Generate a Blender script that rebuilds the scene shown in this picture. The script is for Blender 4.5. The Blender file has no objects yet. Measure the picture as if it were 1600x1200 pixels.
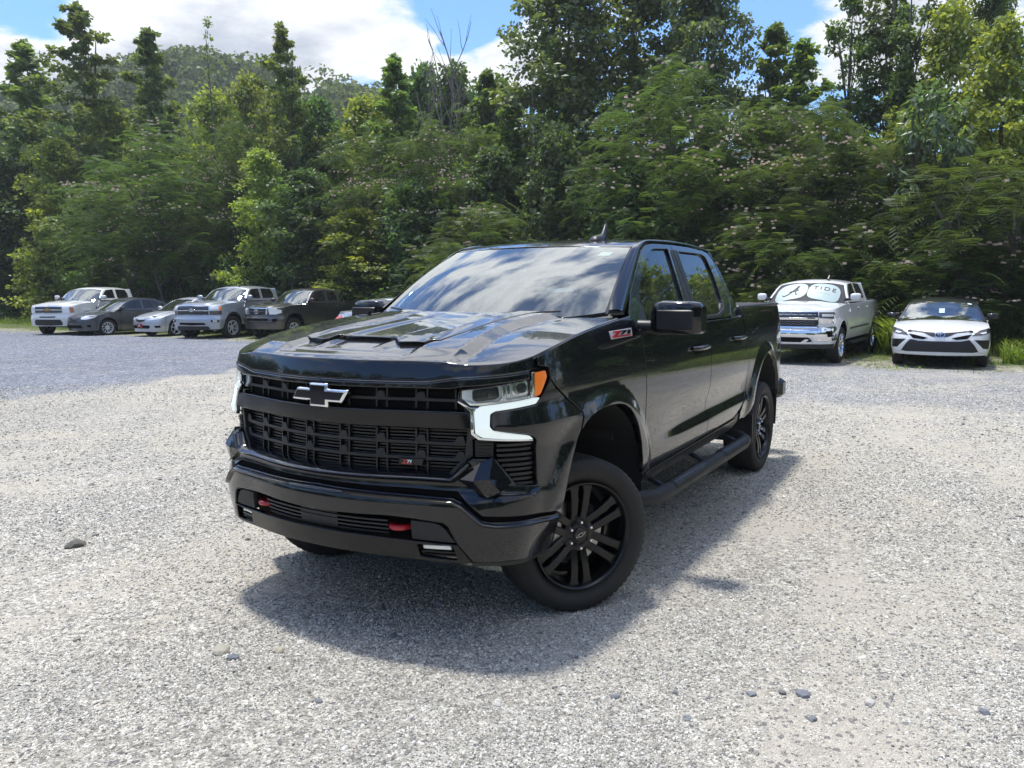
import bpy, math, random
import numpy as np
from mathutils import Vector, Matrix, noise
from mathutils.geometry import delaunay_2d_cdt
random.seed(7); RNG = np.random.default_rng(7)
D = bpy.data; SC = bpy.context.scene; COL = SC.collection
rad = math.radians

# ---------------------------------------------------------------- camera
cam = D.cameras.new('camera'); camo = D.objects.new('camera', cam); COL.objects.link(camo)
cam.sensor_width = 36.0; cam.lens = 36.0*1259.2/1600.0
cam.clip_start = 0.05; cam.clip_end = 3000
camo.location = (3.819, 2.784, 1.711)
_yaw, _pit, _rol = rad(210.85), rad(-6.80), rad(-0.34)
_f = Vector((math.cos(_yaw)*math.cos(_pit), math.sin(_yaw)*math.cos(_pit), math.sin(_pit)))
_r = _f.cross(Vector((0, 0, 1))).normalized(); _u = _r.cross(_f)
_r2 = _r*math.cos(_rol)+_u*math.sin(_rol); _u2 = -_r*math.sin(_rol)+_u*math.cos(_rol)
camo.matrix_world = Matrix.Translation(camo.location) @ Matrix((_r2, _u2, -_f)).transposed().to_4x4()
SC.camera = camo

# ---------------------------------------------------------------- sun, sky, exposure
SUNV = Vector((-.07, -.20, 1.0)).normalized()          # towards the sun
sun = D.lights.new('sun', 'SUN'); suno = D.objects.new('sun', sun); COL.objects.link(suno)
sun.energy = 3.1; sun.angle = rad(5.0); sun.color = (1.0, .965, .90)
suno.rotation_euler = SUNV.to_track_quat('Z', 'Y').to_euler()
SC.view_settings.view_transform = 'Standard'; SC.view_settings.look = 'None'
SC.view_settings.exposure = 0.62; SC.view_settings.gamma = 1.0
W = D.worlds.new('World'); SC.world = W; W.use_nodes = True

class NT:
    """tiny node tree helper"""
    def __init__(s, tree): s.t = tree; s.n = tree.nodes; s.l = tree.links
    def new(s, typ, **kw):
        o = s.n.new(typ)
        for k, v in kw.items():
            if hasattr(o, k): setattr(o, k, v)
            else: o.inputs[k.replace('_', ' ')].default_value = v
        return o
    def link(s, a, b): s.l.new(a, b)
    def val(s, sock, v):
        if isinstance(v, bpy.types.NodeSocket): s.l.new(v, sock)
        else: sock.default_value = v
    def math(s, op, a, b=None, c=None, clamp=False):
        m = s.n.new('ShaderNodeMath'); m.operation = op; m.use_clamp = clamp
        s.val(m.inputs[0], a)
        if b is not None: s.val(m.inputs[1], b)
        if c is not None: s.val(m.inputs[2], c)
        return m.outputs[0]
    def mix(s, f, a, b, blend='MIX'):
        m = s.n.new('ShaderNodeMix'); m.data_type = 'RGBA'; m.blend_type = blend
        s.val(m.inputs[0], f); s.val(m.inputs[6], c4(a)); s.val(m.inputs[7], c4(b)); return m.outputs[2]
    def noise(s, vec, scale, detail=4, rough=.55, dist=0., out=0):
        m = s.n.new('ShaderNodeTexNoise'); s.val(m.inputs['Vector'], vec)
        m.inputs['Scale'].default_value = scale; m.inputs['Detail'].default_value = detail
        m.inputs['Roughness'].default_value = rough; m.inputs['Distortion'].default_value = dist
        return m.outputs[out]
    def ramp(s, f, stops):
        m = s.n.new('ShaderNodeValToRGB'); s.val(m.inputs[0], f); e = m.color_ramp.elements
        while len(e) < len(stops): e.new(.5)
        for i, (p, col) in enumerate(stops): e[i].position = p; e[i].color = c4(col)
        return m.outputs[0]
    def rng(s, f, a, b, c=0., d=1.):
        m = s.n.new('ShaderNodeMapRange'); m.interpolation_type = 'SMOOTHSTEP'; s.val(m.inputs[0], f)
        for i, v in enumerate((a, b, c, d)): m.inputs[i+1].default_value = v
        return m.outputs[0]
def c4(v):
    if isinstance(v, (int, float)): return (v, v, v, 1)
    if isinstance(v, tuple) and len(v) == 3: return (*v, 1)
    return v

w = NT(W.node_tree); w.n.clear()
sky = w.new('ShaderNodeTexSky', sky_type='NISHITA', sun_disc=False)
sky.sun_elevation = math.asin(SUNV.z); sky.sun_rotation = math.atan2(SUNV.x, SUNV.y)
sky.altitude = 200; sky.air_density = 1.0; sky.dust_density = .6; sky.ozone_density = 1.5
tc = w.new('ShaderNodeTexCoord'); nrm = w.new('ShaderNodeVectorMath', operation='NORMALIZE'); w.link(tc.outputs['Generated'], nrm.inputs[0])
sep = w.new('ShaderNodeSeparateXYZ'); w.link(nrm.outputs[0], sep.inputs[0])
dz = w.math('ADD', w.math('MAXIMUM', sep.outputs[2], 0.0), .16)
cmb = w.new('ShaderNodeCombineXYZ'); w.link(w.math('DIVIDE', sep.outputs[0], dz), cmb.inputs[0]); w.link(w.math('DIVIDE', sep.outputs[1], dz), cmb.inputs[1]); cmb.inputs[2].default_value = 3.7
n1 = w.noise(cmb.outputs[0], .85, 9, .56, .25)
n2 = w.noise(cmb.outputs[0], 2.6, 6, .6, .2)
def lobe(yaw, pitch, rr, amp):
    d = (math.cos(rad(yaw))*math.cos(rad(pitch)), math.sin(rad(yaw))*math.cos(rad(pitch)), math.sin(rad(pitch)))
    v = w.new('ShaderNodeVectorMath', operation='DISTANCE'); w.link(nrm.outputs[0], v.inputs[0]); v.inputs[1].default_value = d
    return w.rng(v.outputs['Value'], 0, rr, amp, 0)
acc = None
CLOUDS = [(258,46,.40,.08),(240,14,.30,.22),(228,15,.24,.20),(216,14,.10,.10),(209.5,14.5,.10,.24),(185,15,.14,.16),(213.5,19,.085,-.30),(241,19,.10,-.16),(196,20,.20,-.22),(180,24,.12,-.1)]
for L in CLOUDS:
    o_ = lobe(*L); acc = o_ if acc is None else w.math('ADD', acc, o_)
dens = w.math('ADD', w.math('ADD', n1, w.math('MULTIPLY', w.math('SUBTRACT', n2, .5), .60)), acc)
cover = w.rng(dens, .49, .60)
shade = w.rng(w.math('ADD', dens, w.math('MULTIPLY', w.math('SUBTRACT', w.noise(cmb.outputs[0], 4.2, 6, .6), .5), .5)), .54, .86)
cloud = w.mix(shade, (4.7, 4.75, 4.85), (2.35, 2.6, 3.0))
svd = w.new('ShaderNodeVectorMath', operation='DISTANCE'); w.link(nrm.outputs[0], svd.inputs[0]); svd.inputs[1].default_value = tuple(SUNV)
glow = w.math('ADD', w.rng(svd.outputs['Value'], .1, 1.15, 3.2, 0), 1.0)     # clouds shine more the nearer they are to the sun
cloud = w.mix(1.0, cloud, glow, 'MULTIPLY')
skyc = w.mix(cover, w.mix(1.0, sky.outputs[0], (.60, .82, 1.10), 'MULTIPLY'), cloud)
bg = w.new('ShaderNodeBackground'); w.link(skyc, bg.inputs[0]); bg.inputs[1].default_value = .15
wo = w.new('ShaderNodeOutputWorld'); w.link(bg.outputs[0], wo.inputs[0])

# ---------------------------------------------------------------- object helpers
def link(o, parent=None):
    COL.objects.link(o)
    if parent is not None: o.parent = parent
    return o
def tag(o, label=None, cat=None, group=None, kind=None):
    if label: o['label'] = label
    if cat: o['category'] = cat
    if group: o['group'] = group
    if kind: o['kind'] = kind
    return o
def empty(name, loc, rz=0., label=None, cat=None, group=None):
    o = D.objects.new(name, None); o.location = loc; o.rotation_euler = (0, 0, rz); o.empty_display_size = .2
    COL.objects.link(o); return tag(o, label, cat, group)
def mesh_obj(name, v, f, m, parent=None, smooth=False, normals=None, auto=None):
    me = D.meshes.new(name); me.from_pydata([tuple(map(float, p)) for p in v], [], [tuple(map(int, q)) for q in f]); me.update()
    for mm in (m if isinstance(m, (list, tuple)) else [m]): me.materials.append(mm)
    if smooth or normals is not None: me.polygons.foreach_set('use_smooth', [True]*len(me.polygons))
    if normals is not None: me.normals_split_custom_set_from_vertices([tuple(map(float, n)) for n in normals])
    elif auto is not None: me.polygons.foreach_set('use_smooth', [True]*len(me.polygons)); me.set_sharp_from_angle(angle=rad(auto))
    return link(D.objects.new(name, me), parent)
def fast_mesh(name, v, q, m, parent=None, smooth=False, mi=None):
    """v (n,3) q (m,k) numpy -> object, quick for big meshes"""
    me = D.meshes.new(name); k = q.shape[1]
    me.vertices.add(len(v)); me.vertices.foreach_set('co', np.ascontiguousarray(v, np.float32).ravel())
    me.loops.add(q.size); me.loops.foreach_set('vertex_index', np.ascontiguousarray(q, np.int32).ravel())
    me.polygons.add(len(q)); me.polygons.foreach_set('loop_start', np.arange(0, q.size, k, dtype=np.int32))
    try: me.polygons.foreach_set('loop_total', np.full(len(q), k, np.int32))
    except Exception: pass
    for mm in (m if isinstance(m, (list, tuple)) else [m]): me.materials.append(mm)
    if mi is not None: me.polygons.foreach_set('material_index', np.asarray(mi, np.int32))
    me.polygons.foreach_set('use_smooth', np.full(len(q), smooth)); me.update(calc_edges=True); me.validate()
    return link(D.objects.new(name, me), parent)
class MB:
    """collects boxes, tubes and prisms; build() links them as one mesh"""
    def __init__(s): s.v = []; s.f = []
    def add(s, v, f):
        n = len(s.v); s.v += [tuple(map(float, p)) for p in v]; s.f += [tuple(i+n for i in q) for q in f]; return s
    def box(s, c, d, rz=0., ch=0.):
        x, y, z = [k/2 for k in d]; ch = min(ch, x*.9, y*.9, z*.9)
        pts = []
        if ch <= 0:
            pts = [(i*x, j*y, k*z) for i in (-1, 1) for j in (-1, 1) for k in (-1, 1)]
            fs = [(0,1,3,2),(4,6,7,5),(0,4,5,1),(2,3,7,6),(0,2,6,4),(1,5,7,3)]
        else:
            ring = lambda a, b, zz: [(a, -b+ch, zz), (a, b-ch, zz), (a-ch, b, zz), (-a+ch, b, zz), (-a, b-ch, zz), (-a, -b+ch, zz), (-a+ch, -b, zz), (a-ch, -b, zz)]
            pts = ring(x-ch, y-ch, -z)+ring(x, y, -z+ch)+ring(x, y, z-ch)+ring(x-ch, y-ch, z); fs = [tuple(range(7, -1, -1)), tuple(range(24, 32))]
            for r in range(3): fs += [(r*8+i, r*8+(i+1) % 8, r*8+8+(i+1) % 8, r*8+8+i) for i in range(8)]
        ca, sa = math.cos(rz), math.sin(rz)
        return s.add([(c[0]+px*ca-py*sa, c[1]+px*sa+py*ca, c[2]+pz) for px, py, pz in pts], fs)
    def tube(s, path, r, n=8, cap=True):
        P = [Vector(p) for p in path]; m = len(P); R = r if isinstance(r, (list, tuple)) else [r]*m
        t = (P[1]-P[0]).normalized(); up = Vector((0, 0, 1)) if abs(t.z) < .9 else Vector((1, 0, 0)); nx = t.cross(up).normalized()
        v = []
        for i in range(m):
            t = (P[min(i+1, m-1)]-P[max(i-1, 0)]).normalized(); nx = (nx-t*nx.dot(t)).normalized(); ny = t.cross(nx)
            v += [P[i]+(nx*math.cos(2*math.pi*k/n)+ny*math.sin(2*math.pi*k/n))*R[i] for k in range(n)]
        f = [(i*n+k, i*n+(k+1) % n, (i+1)*n+(k+1) % n, (i+1)*n+k) for i in range(m-1) for k in range(n)]
        if cap: f += [tuple(range(n-1, -1, -1)), tuple((m-1)*n+k for k in range(n))]
        return s.add(v, f)
    def prism(s, poly, M, th):
        """poly (a,b) -> M(a,b,c) extruded over c 0..th"""
        n = len(poly); r = delaunay_2d_cdt([Vector(p) for p in poly], [(i, (i+1) % n) for i in range(n)], [], 1, 1e-6)
        vs, fs = r[0], r[2]; m = len(vs)
        v = [M(p[0], p[1], th) for p in vs]+[M(p[0], p[1], 0) for p in vs]
        f = [tuple(q) for q in fs]+[tuple(i+m for i in reversed(q)) for q in fs]
        v += [M(p[0], p[1], th) for p in poly]+[M(p[0], p[1], 0) for p in poly]
        f += [(2*m+i, 2*m+n+i, 2*m+n+(i+1) % n, 2*m+(i+1) % n) for i in range(n)]
        return s.add(v, f)
    def lathe(s, prof, n, axis='y', c=(0, 0, 0)):
        v = []
        for k in range(n):
            a = 2*math.pi*k/n
            for r, h in prof:
                q = (r*math.cos(a), h, r*math.sin(a)) if axis == 'y' else (r*math.cos(a), r*math.sin(a), h)
                v.append((c[0]+q[0], c[1]+q[1], c[2]+q[2]))
        m = len(prof)
        f = [(k*m+i, k*m+i+1, ((k+1) % n)*m+i+1, ((k+1) % n)*m+i) for k in range(n) for i in range(m-1)]
        return s.add(v, f)
    def build(s, name, m, parent=None, auto=35):
        return mesh_obj(name, s.v, s.f, m, parent, auto=auto)
def outward(poly):
    a = sum(poly[i][0]*poly[(i+1) % len(poly)][1]-poly[(i+1) % len(poly)][0]*poly[i][1] for i in range(len(poly)))
    return list(poly) if a > 0 else list(reversed(poly))
def resample(poly, h, closed=True):
    out = []; n = len(poly)
    for i in range(n if closed else n-1):
        a = poly[i]; b = poly[(i+1) % n]; k = max(1, int(math.ceil(math.hypot(b[0]-a[0], b[1]-a[1])/h)))
        out += [(a[0]+(b[0]-a[0])*j/k, a[1]+(b[1]-a[1])*j/k) for j in range(k)]
    return out
def round_poly(poly, r, n=4):
    """round corners by radius (number or per-corner list)"""
    out = []; m = len(poly); R = r if isinstance(r, (list, tuple)) else [r]*m
    for i in range(m):
        p, a, b = Vector(poly[i]), Vector(poly[i-1]), Vector(poly[(i+1) % m]); rr = R[i]
        if rr <= 0: out.append(tuple(p)); continue
        u, v = a-p, b-p; lu, lv = u.length, v.length
        if lu < 1e-6 or lv < 1e-6: continue
        d = min(rr, lu*.48, lv*.48); A = p+u*(d/lu); B = p+v*(d/lv)
        for k in range(n+1):
            t = k/n; q = A*(1-t)**2+p*2*t*(1-t)+B*t*t; out.append(tuple(q))
    return out
def inside(px, py, poly):
    P = np.array(poly); x0, y0 = P[:, 0], P[:, 1]; x1, y1 = np.roll(x0, -1), np.roll(y0, -1)
    px = np.asarray(px)[:, None]; py = np.asarray(py)[:, None]
    c = (y0 > py) != (y1 > py); t = (x1-x0)*(py-y0)/np.where(y1 == y0, 1e-12, y1-y0)+x0
    return (np.sum(c & (px < t), 1) % 2) == 1
def edge_dist(px, py, poly):
    P = np.array(poly); A = P; B = np.roll(P, -1, 0); d = B-A; L = (d**2).sum(1)+1e-12
    q = np.stack([px, py], 1)[:, None, :]-A[None]; t = np.clip((q*d[None]).sum(2)/L, 0, 1)
    return np.sqrt(((q-t[..., None]*d[None])**2).sum(2)).min(1)
def inset(poly, w_):
    P = np.array(poly); n = len(P); e = np.roll(P, -1, 0)-P; e /= np.linalg.norm(e, axis=1)[:, None]+1e-12
    nr = np.stack([-e[:, 1], e[:, 0]], 1); m = nr+np.roll(nr, 1, 0); m /= np.linalg.norm(m, axis=1)[:, None]+1e-9
    k = 1/np.clip((m*nr).sum(1), .45, 1); return P+m*(w_*k)[:, None]
def drape(name, poly, M, off, th, m, parent=None, grid=.035, holes=(), bev=.003, back=False, mir=False):
    """polygon in surface coordinates laid on the mapping M(a,b,off) with thickness and rounded edge"""
    if mir: poly = [(-a, b) for a, b in poly]; holes = [[(-a, b) for a, b in h] for h in holes]
    loops = [resample(outward(poly), grid)]+[list(reversed(resample(outward(h), grid))) for h in holes]
    V2 = []; E = []; inn = []
    for L in loops:
        s0 = len(V2); I = inset(L, bev); inn.append(I); V2 += [Vector(p) for p in I]; E += [(s0+i, s0+(i+1) % len(I)) for i in range(len(I))]
    A = np.array(loops[0]); xs = np.arange(A[:, 0].min()+grid/2, A[:, 0].max(), grid); ys = np.arange(A[:, 1].min()+grid/2, A[:, 1].max(), grid)
    if len(xs) and len(ys):
        gx, gy = [q.ravel() for q in np.meshgrid(xs, ys)]
        ok = inside(gx, gy, inn[0]) & (edge_dist(gx, gy, inn[0]) > grid*.35)
        for h in inn[1:]: ok &= ~inside(gx, gy, h) & (edge_dist(gx, gy, h) > grid*.35)
        V2 += [Vector((a, b)) for a, b in zip(gx[ok], gy[ok])]
    r = delaunay_2d_cdt(V2, E, [], 1 if not holes else 0, 1e-7)
    P = np.array([tuple(p) for p in r[0]]); F = np.array([f for f in r[2] if len(f) == 3])
    cen = P[F].mean(1); ok = inside(cen[:, 0], cen[:, 1], inn[0])
    for h in inn[1:]: ok &= ~inside(cen[:, 0], cen[:, 1], h)
    F = F[ok]
    def pos(p, o): return M(p[:, 0], p[:, 1], o)
    def nor(p):
        e = 2e-3; a = M(p[:, 0]+e, p[:, 1], off)-M(p[:, 0]-e, p[:, 1], off); b = M(p[:, 0], p[:, 1]+e, off)-M(p[:, 0], p[:, 1]-e, off)
        n_ = np.cross(a, b); n_ /= np.linalg.norm(n_, axis=1)[:, None]+1e-12
        o_ = M(p[:, 0], p[:, 1], off+.01)-M(p[:, 0], p[:, 1], off); s_ = np.sign((n_*o_).sum(1)); s_[s_ == 0] = 1
        return n_*s_[:, None], s_
    V = [pos(P, off)]; N, sg = nor(P); NN = [N]; flip = np.median(sg) < 0
    F = F if not flip else F[:, ::-1]; faces = [tuple(f) for f in F]; n0 = len(P)
    for L, I in zip(loops, inn):
        L = np.array(L); k = len(L); nI, _ = nor(I); 
        pI, pL = pos(I, off), pos(L, off-bev); ow = pos(L, off)-pI; ow /= np.linalg.norm(ow, axis=1)[:, None]+1e-12
        V += [pI, pL, pos(L, off-bev-th), pL]; NN += [nI, ow*.85+nI*.5, ow, ow]
        for a, b in ((0, 1), (3, 2)):
            for i in range(k):
                j = (i+1) % k; q = (n0+a*k+i, n0+b*k+i, n0+b*k+j, n0+a*k+j); faces.append(q if not flip else q[::-1])
        n0 += 4*k
    if back:
        V.append(pos(P, off-bev-th)); NN.append(-N); faces += [tuple(int(i)+n0 for i in f[::-1]) for f in F]
    V = np.concatenate(V); NN = np.concatenate(NN); NN /= np.linalg.norm(NN, axis=1)[:, None]+1e-12
    return mesh_obj(name, V, faces, m, parent, normals=NN)
# ---------------------------------------------------------------- materials
MT = {}
def mat(name, base=(.5, .5, .5), rough=.5, metal=0., coat=0., bump=None, var=None, spec=.5, emit=None, trans=0., coat_rough=.03, gscale=None):
    if name in MT: return MT[name]
    m = D.materials.new(name); m.use_nodes = True; t = NT(m.node_tree); p = t.n['Principled BSDF']; MT[name] = m
    p.inputs['Base Color'].default_value = c4(base); p.inputs['Roughness'].default_value = rough; p.inputs['Metallic'].default_value = metal
    p.inputs['Coat Weight'].default_value = coat; p.inputs['Coat Roughness'].default_value = coat_rough; p.inputs['Specular IOR Level'].default_value = spec
    p.inputs['Transmission Weight'].default_value = trans
    if emit: p.inputs['Emission Color'].default_value = c4(emit[0]); p.inputs['Emission Strength'].default_value = emit[1]
    tcn = t.new('ShaderNodeTexCoord').outputs['Object']
    if var:   # (scale, amount, roughness amount)
        n_ = t.noise(tcn, var[0], 5, .6); t.link(t.mix(1.0, base, t.ramp(n_, [(.3, 1-var[1]), (.7, 1+var[1]*.5)]), 'MULTIPLY'), p.inputs['Base Color'])
        if len(var) > 2: t.link(t.rng(n_, .3, .7, rough-var[2], rough+var[2]), p.inputs['Roughness'])
    if bump:
        b = t.new('ShaderNodeBump'); b.inputs['Strength'].default_value = bump[1]; b.inputs['Distance'].default_value = bump[2] if len(bump) > 2 else .01
        t.link(t.noise(tcn, bump[0], 4, .6), b.inputs['Height']); t.link(b.outputs[0], p.inputs['Normal'])
    return m
def paint(name, base, metal=0., rough=.35, dust=.10):
    if name in MT: return MT[name]
    m = mat(name, base, rough, metal, 1.0); t = NT(m.node_tree); p = t.n['Principled BSDF']
    p.inputs['Coat IOR'].default_value = 1.5 if metal or base[0] > .1 else 1.5
    p.inputs['Specular IOR Level'].default_value = .5 if metal or base[0] > .1 else .12
    g = t.new('ShaderNodeTexCoord').outputs['Object']
    sp = t.new('ShaderNodeSeparateXYZ'); t.link(g, sp.inputs[0])
    d1 = t.noise(g, 3.0, 6, .7); d2 = t.noise(g, 90, 2, .6)
    low = t.rng(sp.outputs[2], 1.0, .35)          # road dust gathers near the sills
    k = t.math('MULTIPLY', t.math('ADD', t.math('MULTIPLY', low, .8), .18), t.math('MULTIPLY', t.rng(d1, .3, .75), t.rng(d2, .3, .7, .5, 1)))
    k = t.math('MULTIPLY', k, dust)
    t.link(t.mix(k, base, (.33, .30, .25)), p.inputs['Base Color'])
    t.link(t.math('ADD', t.math('MULTIPLY', k, .6), .014), p.inputs['Coat Roughness'])
    b = t.new('ShaderNodeBump'); b.inputs['Strength'].default_value = .018; b.inputs['Distance'].default_value = .01
    t.link(t.noise(g, 22, 2, .5), b.inputs['Height']); t.link(b.outputs[0], p.inputs['Coat Normal'])
    return m
def glass(name, tint=(.55, .6, .58), refl=1.0):
    if name in MT: return MT[name]
    m = D.materials.new(name); m.use_nodes = True; t = NT(m.node_tree); t.n.clear(); MT[name] = m
    tr = t.new('ShaderNodeBsdfTransparent'); tr.inputs[0].default_value = c4(tint)
    gl = t.new('ShaderNodeBsdfGlossy'); gl.inputs[0].default_value = c4((.96, 1.0, .99)); gl.inputs[1].default_value = .012
    fr = t.new('ShaderNodeFresnel'); fr.inputs[0].default_value = 1.62
    mx = t.new('ShaderNodeMixShader'); t.link(t.math('MULTIPLY', fr.outputs[0], refl, clamp=True), mx.inputs[0]); t.link(tr.outputs[0], mx.inputs[1]); t.link(gl.outputs[0], mx.inputs[2])
    # a faint film of dust on the outside
    df = t.new('ShaderNodeBsdfDiffuse'); df.inputs[0].default_value = (.5, .52, .5, 1); g = t.new('ShaderNodeTexCoord').outputs['Object']
    m2 = t.new('ShaderNodeMixShader'); t.link(t.rng(t.noise(g, 5, 6, .7), .35, .8, .01, .07), m2.inputs[0]); t.link(mx.outputs[0], m2.inputs[1]); t.link(df.outputs[0], m2.inputs[2])
    o = t.new('ShaderNodeOutputMaterial'); t.link(m2.outputs[0], o.inputs[0]); return m
BLACK = paint('black_paint', (.003, .0038, .006), 0., .25, .055)
GLOSSB = mat('gloss_black_plastic', (.005, .005, .006), .12, coat=.0, spec=.42, bump=(300, .02, .001))
SATIN = mat('satin_black_plastic', (.009, .009, .010), .40, bump=(180, .08, .002), var=(6, .3, .06))
TEXT_P = mat('grained_black_plastic', (.015, .015, .016), .62, bump=(420, .25, .002), var=(5, .35, .08))
DARKV = mat('dark_void', (.004, .004, .004), .9, spec=.1)
CHROME = mat('chrome', (.82, .83, .85), .06, 1.0, var=(30, .06))
DCHROME = mat('dark_chrome', (.25, .26, .28), .18, 1.0)
RUBBER = mat('tyre_rubber', (.026, .025, .024), .72, bump=(160, .12, .002), var=(4, .35, .08), spec=.35)
RIMB = mat('black_alloy', (.004, .004, .0045), .26, .0, coat=.0, spec=.4)
RIMS = mat('silver_alloy', (.58, .59, .61), .3, .45, coat=.4)
REDP = mat('red_paint', (.42, .010, .018), .3, coat=.6)
DRLM = mat('daytime_light', (.62, .66, .64), .35, emit=((.88, 1.0, .97), .34))
LENS = glass('clear_lens', (.96, .98, .98), .45)
AMBER = mat('amber_lens', (.75, .17, .015), .12, coat=1.0, bump=(260, .3, .002), emit=((1., .25, .02), .12))
REDL = mat('red_lens', (.40, .012, .02), .12, coat=1.0, bump=(260, .3, .002))
REFL = mat('lamp_reflector', (.88, .90, .92), .20, .25, coat=.6, bump=(120, .10, .002))
WGLASS = glass('windscreen_glass', (.50, .60, .60), 1.55)
SGLASS = glass('tinted_side_glass', (.13, .15, .14), 1.05)
DGLASS = glass('dark_glass', (.03, .035, .035), 1.05)
INTER = mat('cabin_trim', (.03, .03, .032), .75, var=(8, .3))
SEATM = mat('seat_cloth', (.035, .035, .037), .85, bump=(200, .2))
PAPER = mat('paper_sticker', (.55, .68, .62), .6)
STEEL = mat('bare_steel', (.35, .34, .33), .38, .9, var=(25, .3, .1))
ROTOR = mat('brake_rotor', (.42, .41, .40), .3, .95)
WHITEM = mat('white_print', (.75, .76, .77), .35, coat=.5)
SILVM = mat('silver_badge', (.72, .73, .75), .15, .9)
# ---------------------------------------------------------------- ground
def ground_material():
    m = D.materials.new('gravel_ground'); m.use_nodes = True; t = NT(m.node_tree); p = t.n['Principled BSDF']
    g = t.new('ShaderNodeTexCoord').outputs['Object']; sp = t.new('ShaderNodeSeparateXYZ'); t.link(g, sp.inputs[0])
    vor = t.new('ShaderNodeTexVoronoi'); vor.inputs['Scale'].default_value = 130; t.link(g, vor.inputs['Vector'])
    vor2 = t.new('ShaderNodeTexVoronoi'); vor2.inputs['Scale'].default_value = 48; t.link(g, vor2.inputs['Vector'])
    vor3 = t.new('ShaderNodeTexVoronoi'); vor3.inputs['Scale'].default_value = 15; t.link(g, vor3.inputs['Vector']); pick3 = t.new('ShaderNodeSeparateColor'); t.link(vor3.outputs['Color'], pick3.inputs[0])
    pick_ = t.new('ShaderNodeSeparateColor'); t.link(vor.outputs['Color'], pick_.inputs[0]); pick2 = t.new('ShaderNodeSeparateColor'); t.link(vor2.outputs['Color'], pick2.inputs[0])
    pale = t.ramp(pick_.outputs[0], [(0, (.13, .12, .105)), (.12, (.24, .22, .185)), (.4, (.36, .337, .29)), (.75, (.465, .442, .39)), (1, (.62, .60, .55))])
    blue = t.ramp(pick_.outputs[0], [(0, (.05, .055, .07)), (.25, (.11, .12, .145)), (.6, (.20, .215, .25)), (1, (.40, .42, .47))])
    big = t.noise(g, .22, 5, .6, .4); mid = t.noise(g, 1.7, 5, .6); fine = t.noise(g, 9, 5, .65)
    dust = t.mix(t.rng(mid, .35, .7), (.375, .345, .285), (.46, .428, .365))
    k = t.math('MULTIPLY', t.rng(fine, .42, .68), t.rng(mid, .35, .65, .25, .75))
    col = t.mix(k, pale, dust)
    # bluish crushed stone towards the parked row
    nb_ = t.math('MULTIPLY', t.math('SUBTRACT', t.noise(g, .45, 6, .62, .5), .5), 5.0)
    fx = t.math('SUBTRACT', -8.6, sp.outputs[0]); fy = t.math('SUBTRACT', -10.9, sp.outputs[1])
    kb = t.rng(t.math('ADD', t.math('MAXIMUM', fx, fy), nb_), -.5, .6); kb = t.math('MULTIPLY', kb, t.rng(mid, .2, .5, .86, 1.0)); kb = t.math('MULTIPLY', kb, t.rng(sp.outputs[1], -7.0, -1.0, 1.0, .50))
    col = t.mix(kb, col, blue)
    # earth and grass under the parked row
    xg = t.math('ADD', sp.outputs[0], t.math('MULTIPLY', t.math('SUBTRACT', t.noise(g, .8, 5, .65), .5), 2.6))
    grass = t.mix(t.noise(g, 14, 4, .7), (.055, .085, .022), (.16, .17, .07))
    dirt = t.mix(t.noise(g, 5, 5, .65), (.30, .27, .21), (.50, .48, .43))
    col = t.mix(t.rng(xg, -14.6, -15.2), col, t.mix(t.rng(fine, .4, .6), dirt, grass)); col = t.mix(t.rng(xg, -15.8, -16.8), col, grass)
    col = t.mix(1.0, col, t.ramp(big, [(.25, .86), (.75, 1.08)]), 'MULTIPLY')
    col = t.mix(1.0, col, t.ramp(pick2.outputs[1], [(0, .62), (.5, 1.0), (1, 1.32)]), 'MULTIPLY'); col = t.mix(1.0, col, t.ramp(pick3.outputs[1], [(0, .84), (.2, .98), (.85, 1.02), (1, 1.18)]), 'MULTIPLY'); col = t.mix(kb, col, t.mix(1.0, col, t.ramp(pick3.outputs[2], [(0, .60), (.3, .95), (.8, 1.05), (1, 1.5)]), 'MULTIPLY'))
    # worn tracks of fine dust
    rut = t.noise(g, .55, 4, .6, 1.2); col = t.mix(t.math('MULTIPLY', t.math('MULTIPLY', t.rng(rut, .50, .64), .7), t.math('SUBTRACT', 1.0, t.math('MULTIPLY', kb, .85))), col, (.45, .41, .335))
    ln = t.new('ShaderNodeMapping'); t.link(g, ln.inputs[0]); ln.inputs['Rotation'].default_value = (0, 0, .95); ln.inputs['Scale'].default_value = (.16, 1.15, 1)
    lane = t.noise(ln.outputs[0], 1.0, 4, .55, .35); lf = t.math('MULTIPLY', t.math('MULTIPLY', t.rng(lane, .52, .62), t.rng(mid, .25, .6, .4, .85)), t.math('SUBTRACT', 1.0, t.math('MULTIPLY', kb, .9)))
    col = t.mix(lf, col, t.mix(fine, (.37, .335, .275), (.48, .447, .385)))
    # damp dark specks
    col = t.mix(t.math('MULTIPLY', t.rng(pick2.outputs[0], .93, .96), .7), col, (.09, .09, .10))
    t.link(col, p.inputs['Base Color']); p.inputs['Roughness'].default_value = .95; p.inputs['Specular IOR Level'].default_value = .2
    b = t.new('ShaderNodeBump'); b.inputs['Strength'].default_value = .9; b.inputs['Distance'].default_value = .006
    h = t.math('SUBTRACT', 1.0, t.math('MULTIPLY', vor.outputs['Distance'], 1.3)); h = t.math('ADD', h, t.math('MULTIPLY', t.math('SUBTRACT', 1.0, vor2.outputs['Distance']), .9)); h = t.math('ADD', h, t.math('MULTIPLY', fine, 1.2))
    t.link(h, b.inputs['Height']); t.link(b.outputs[0], p.inputs['Normal'])
    return m
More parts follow.
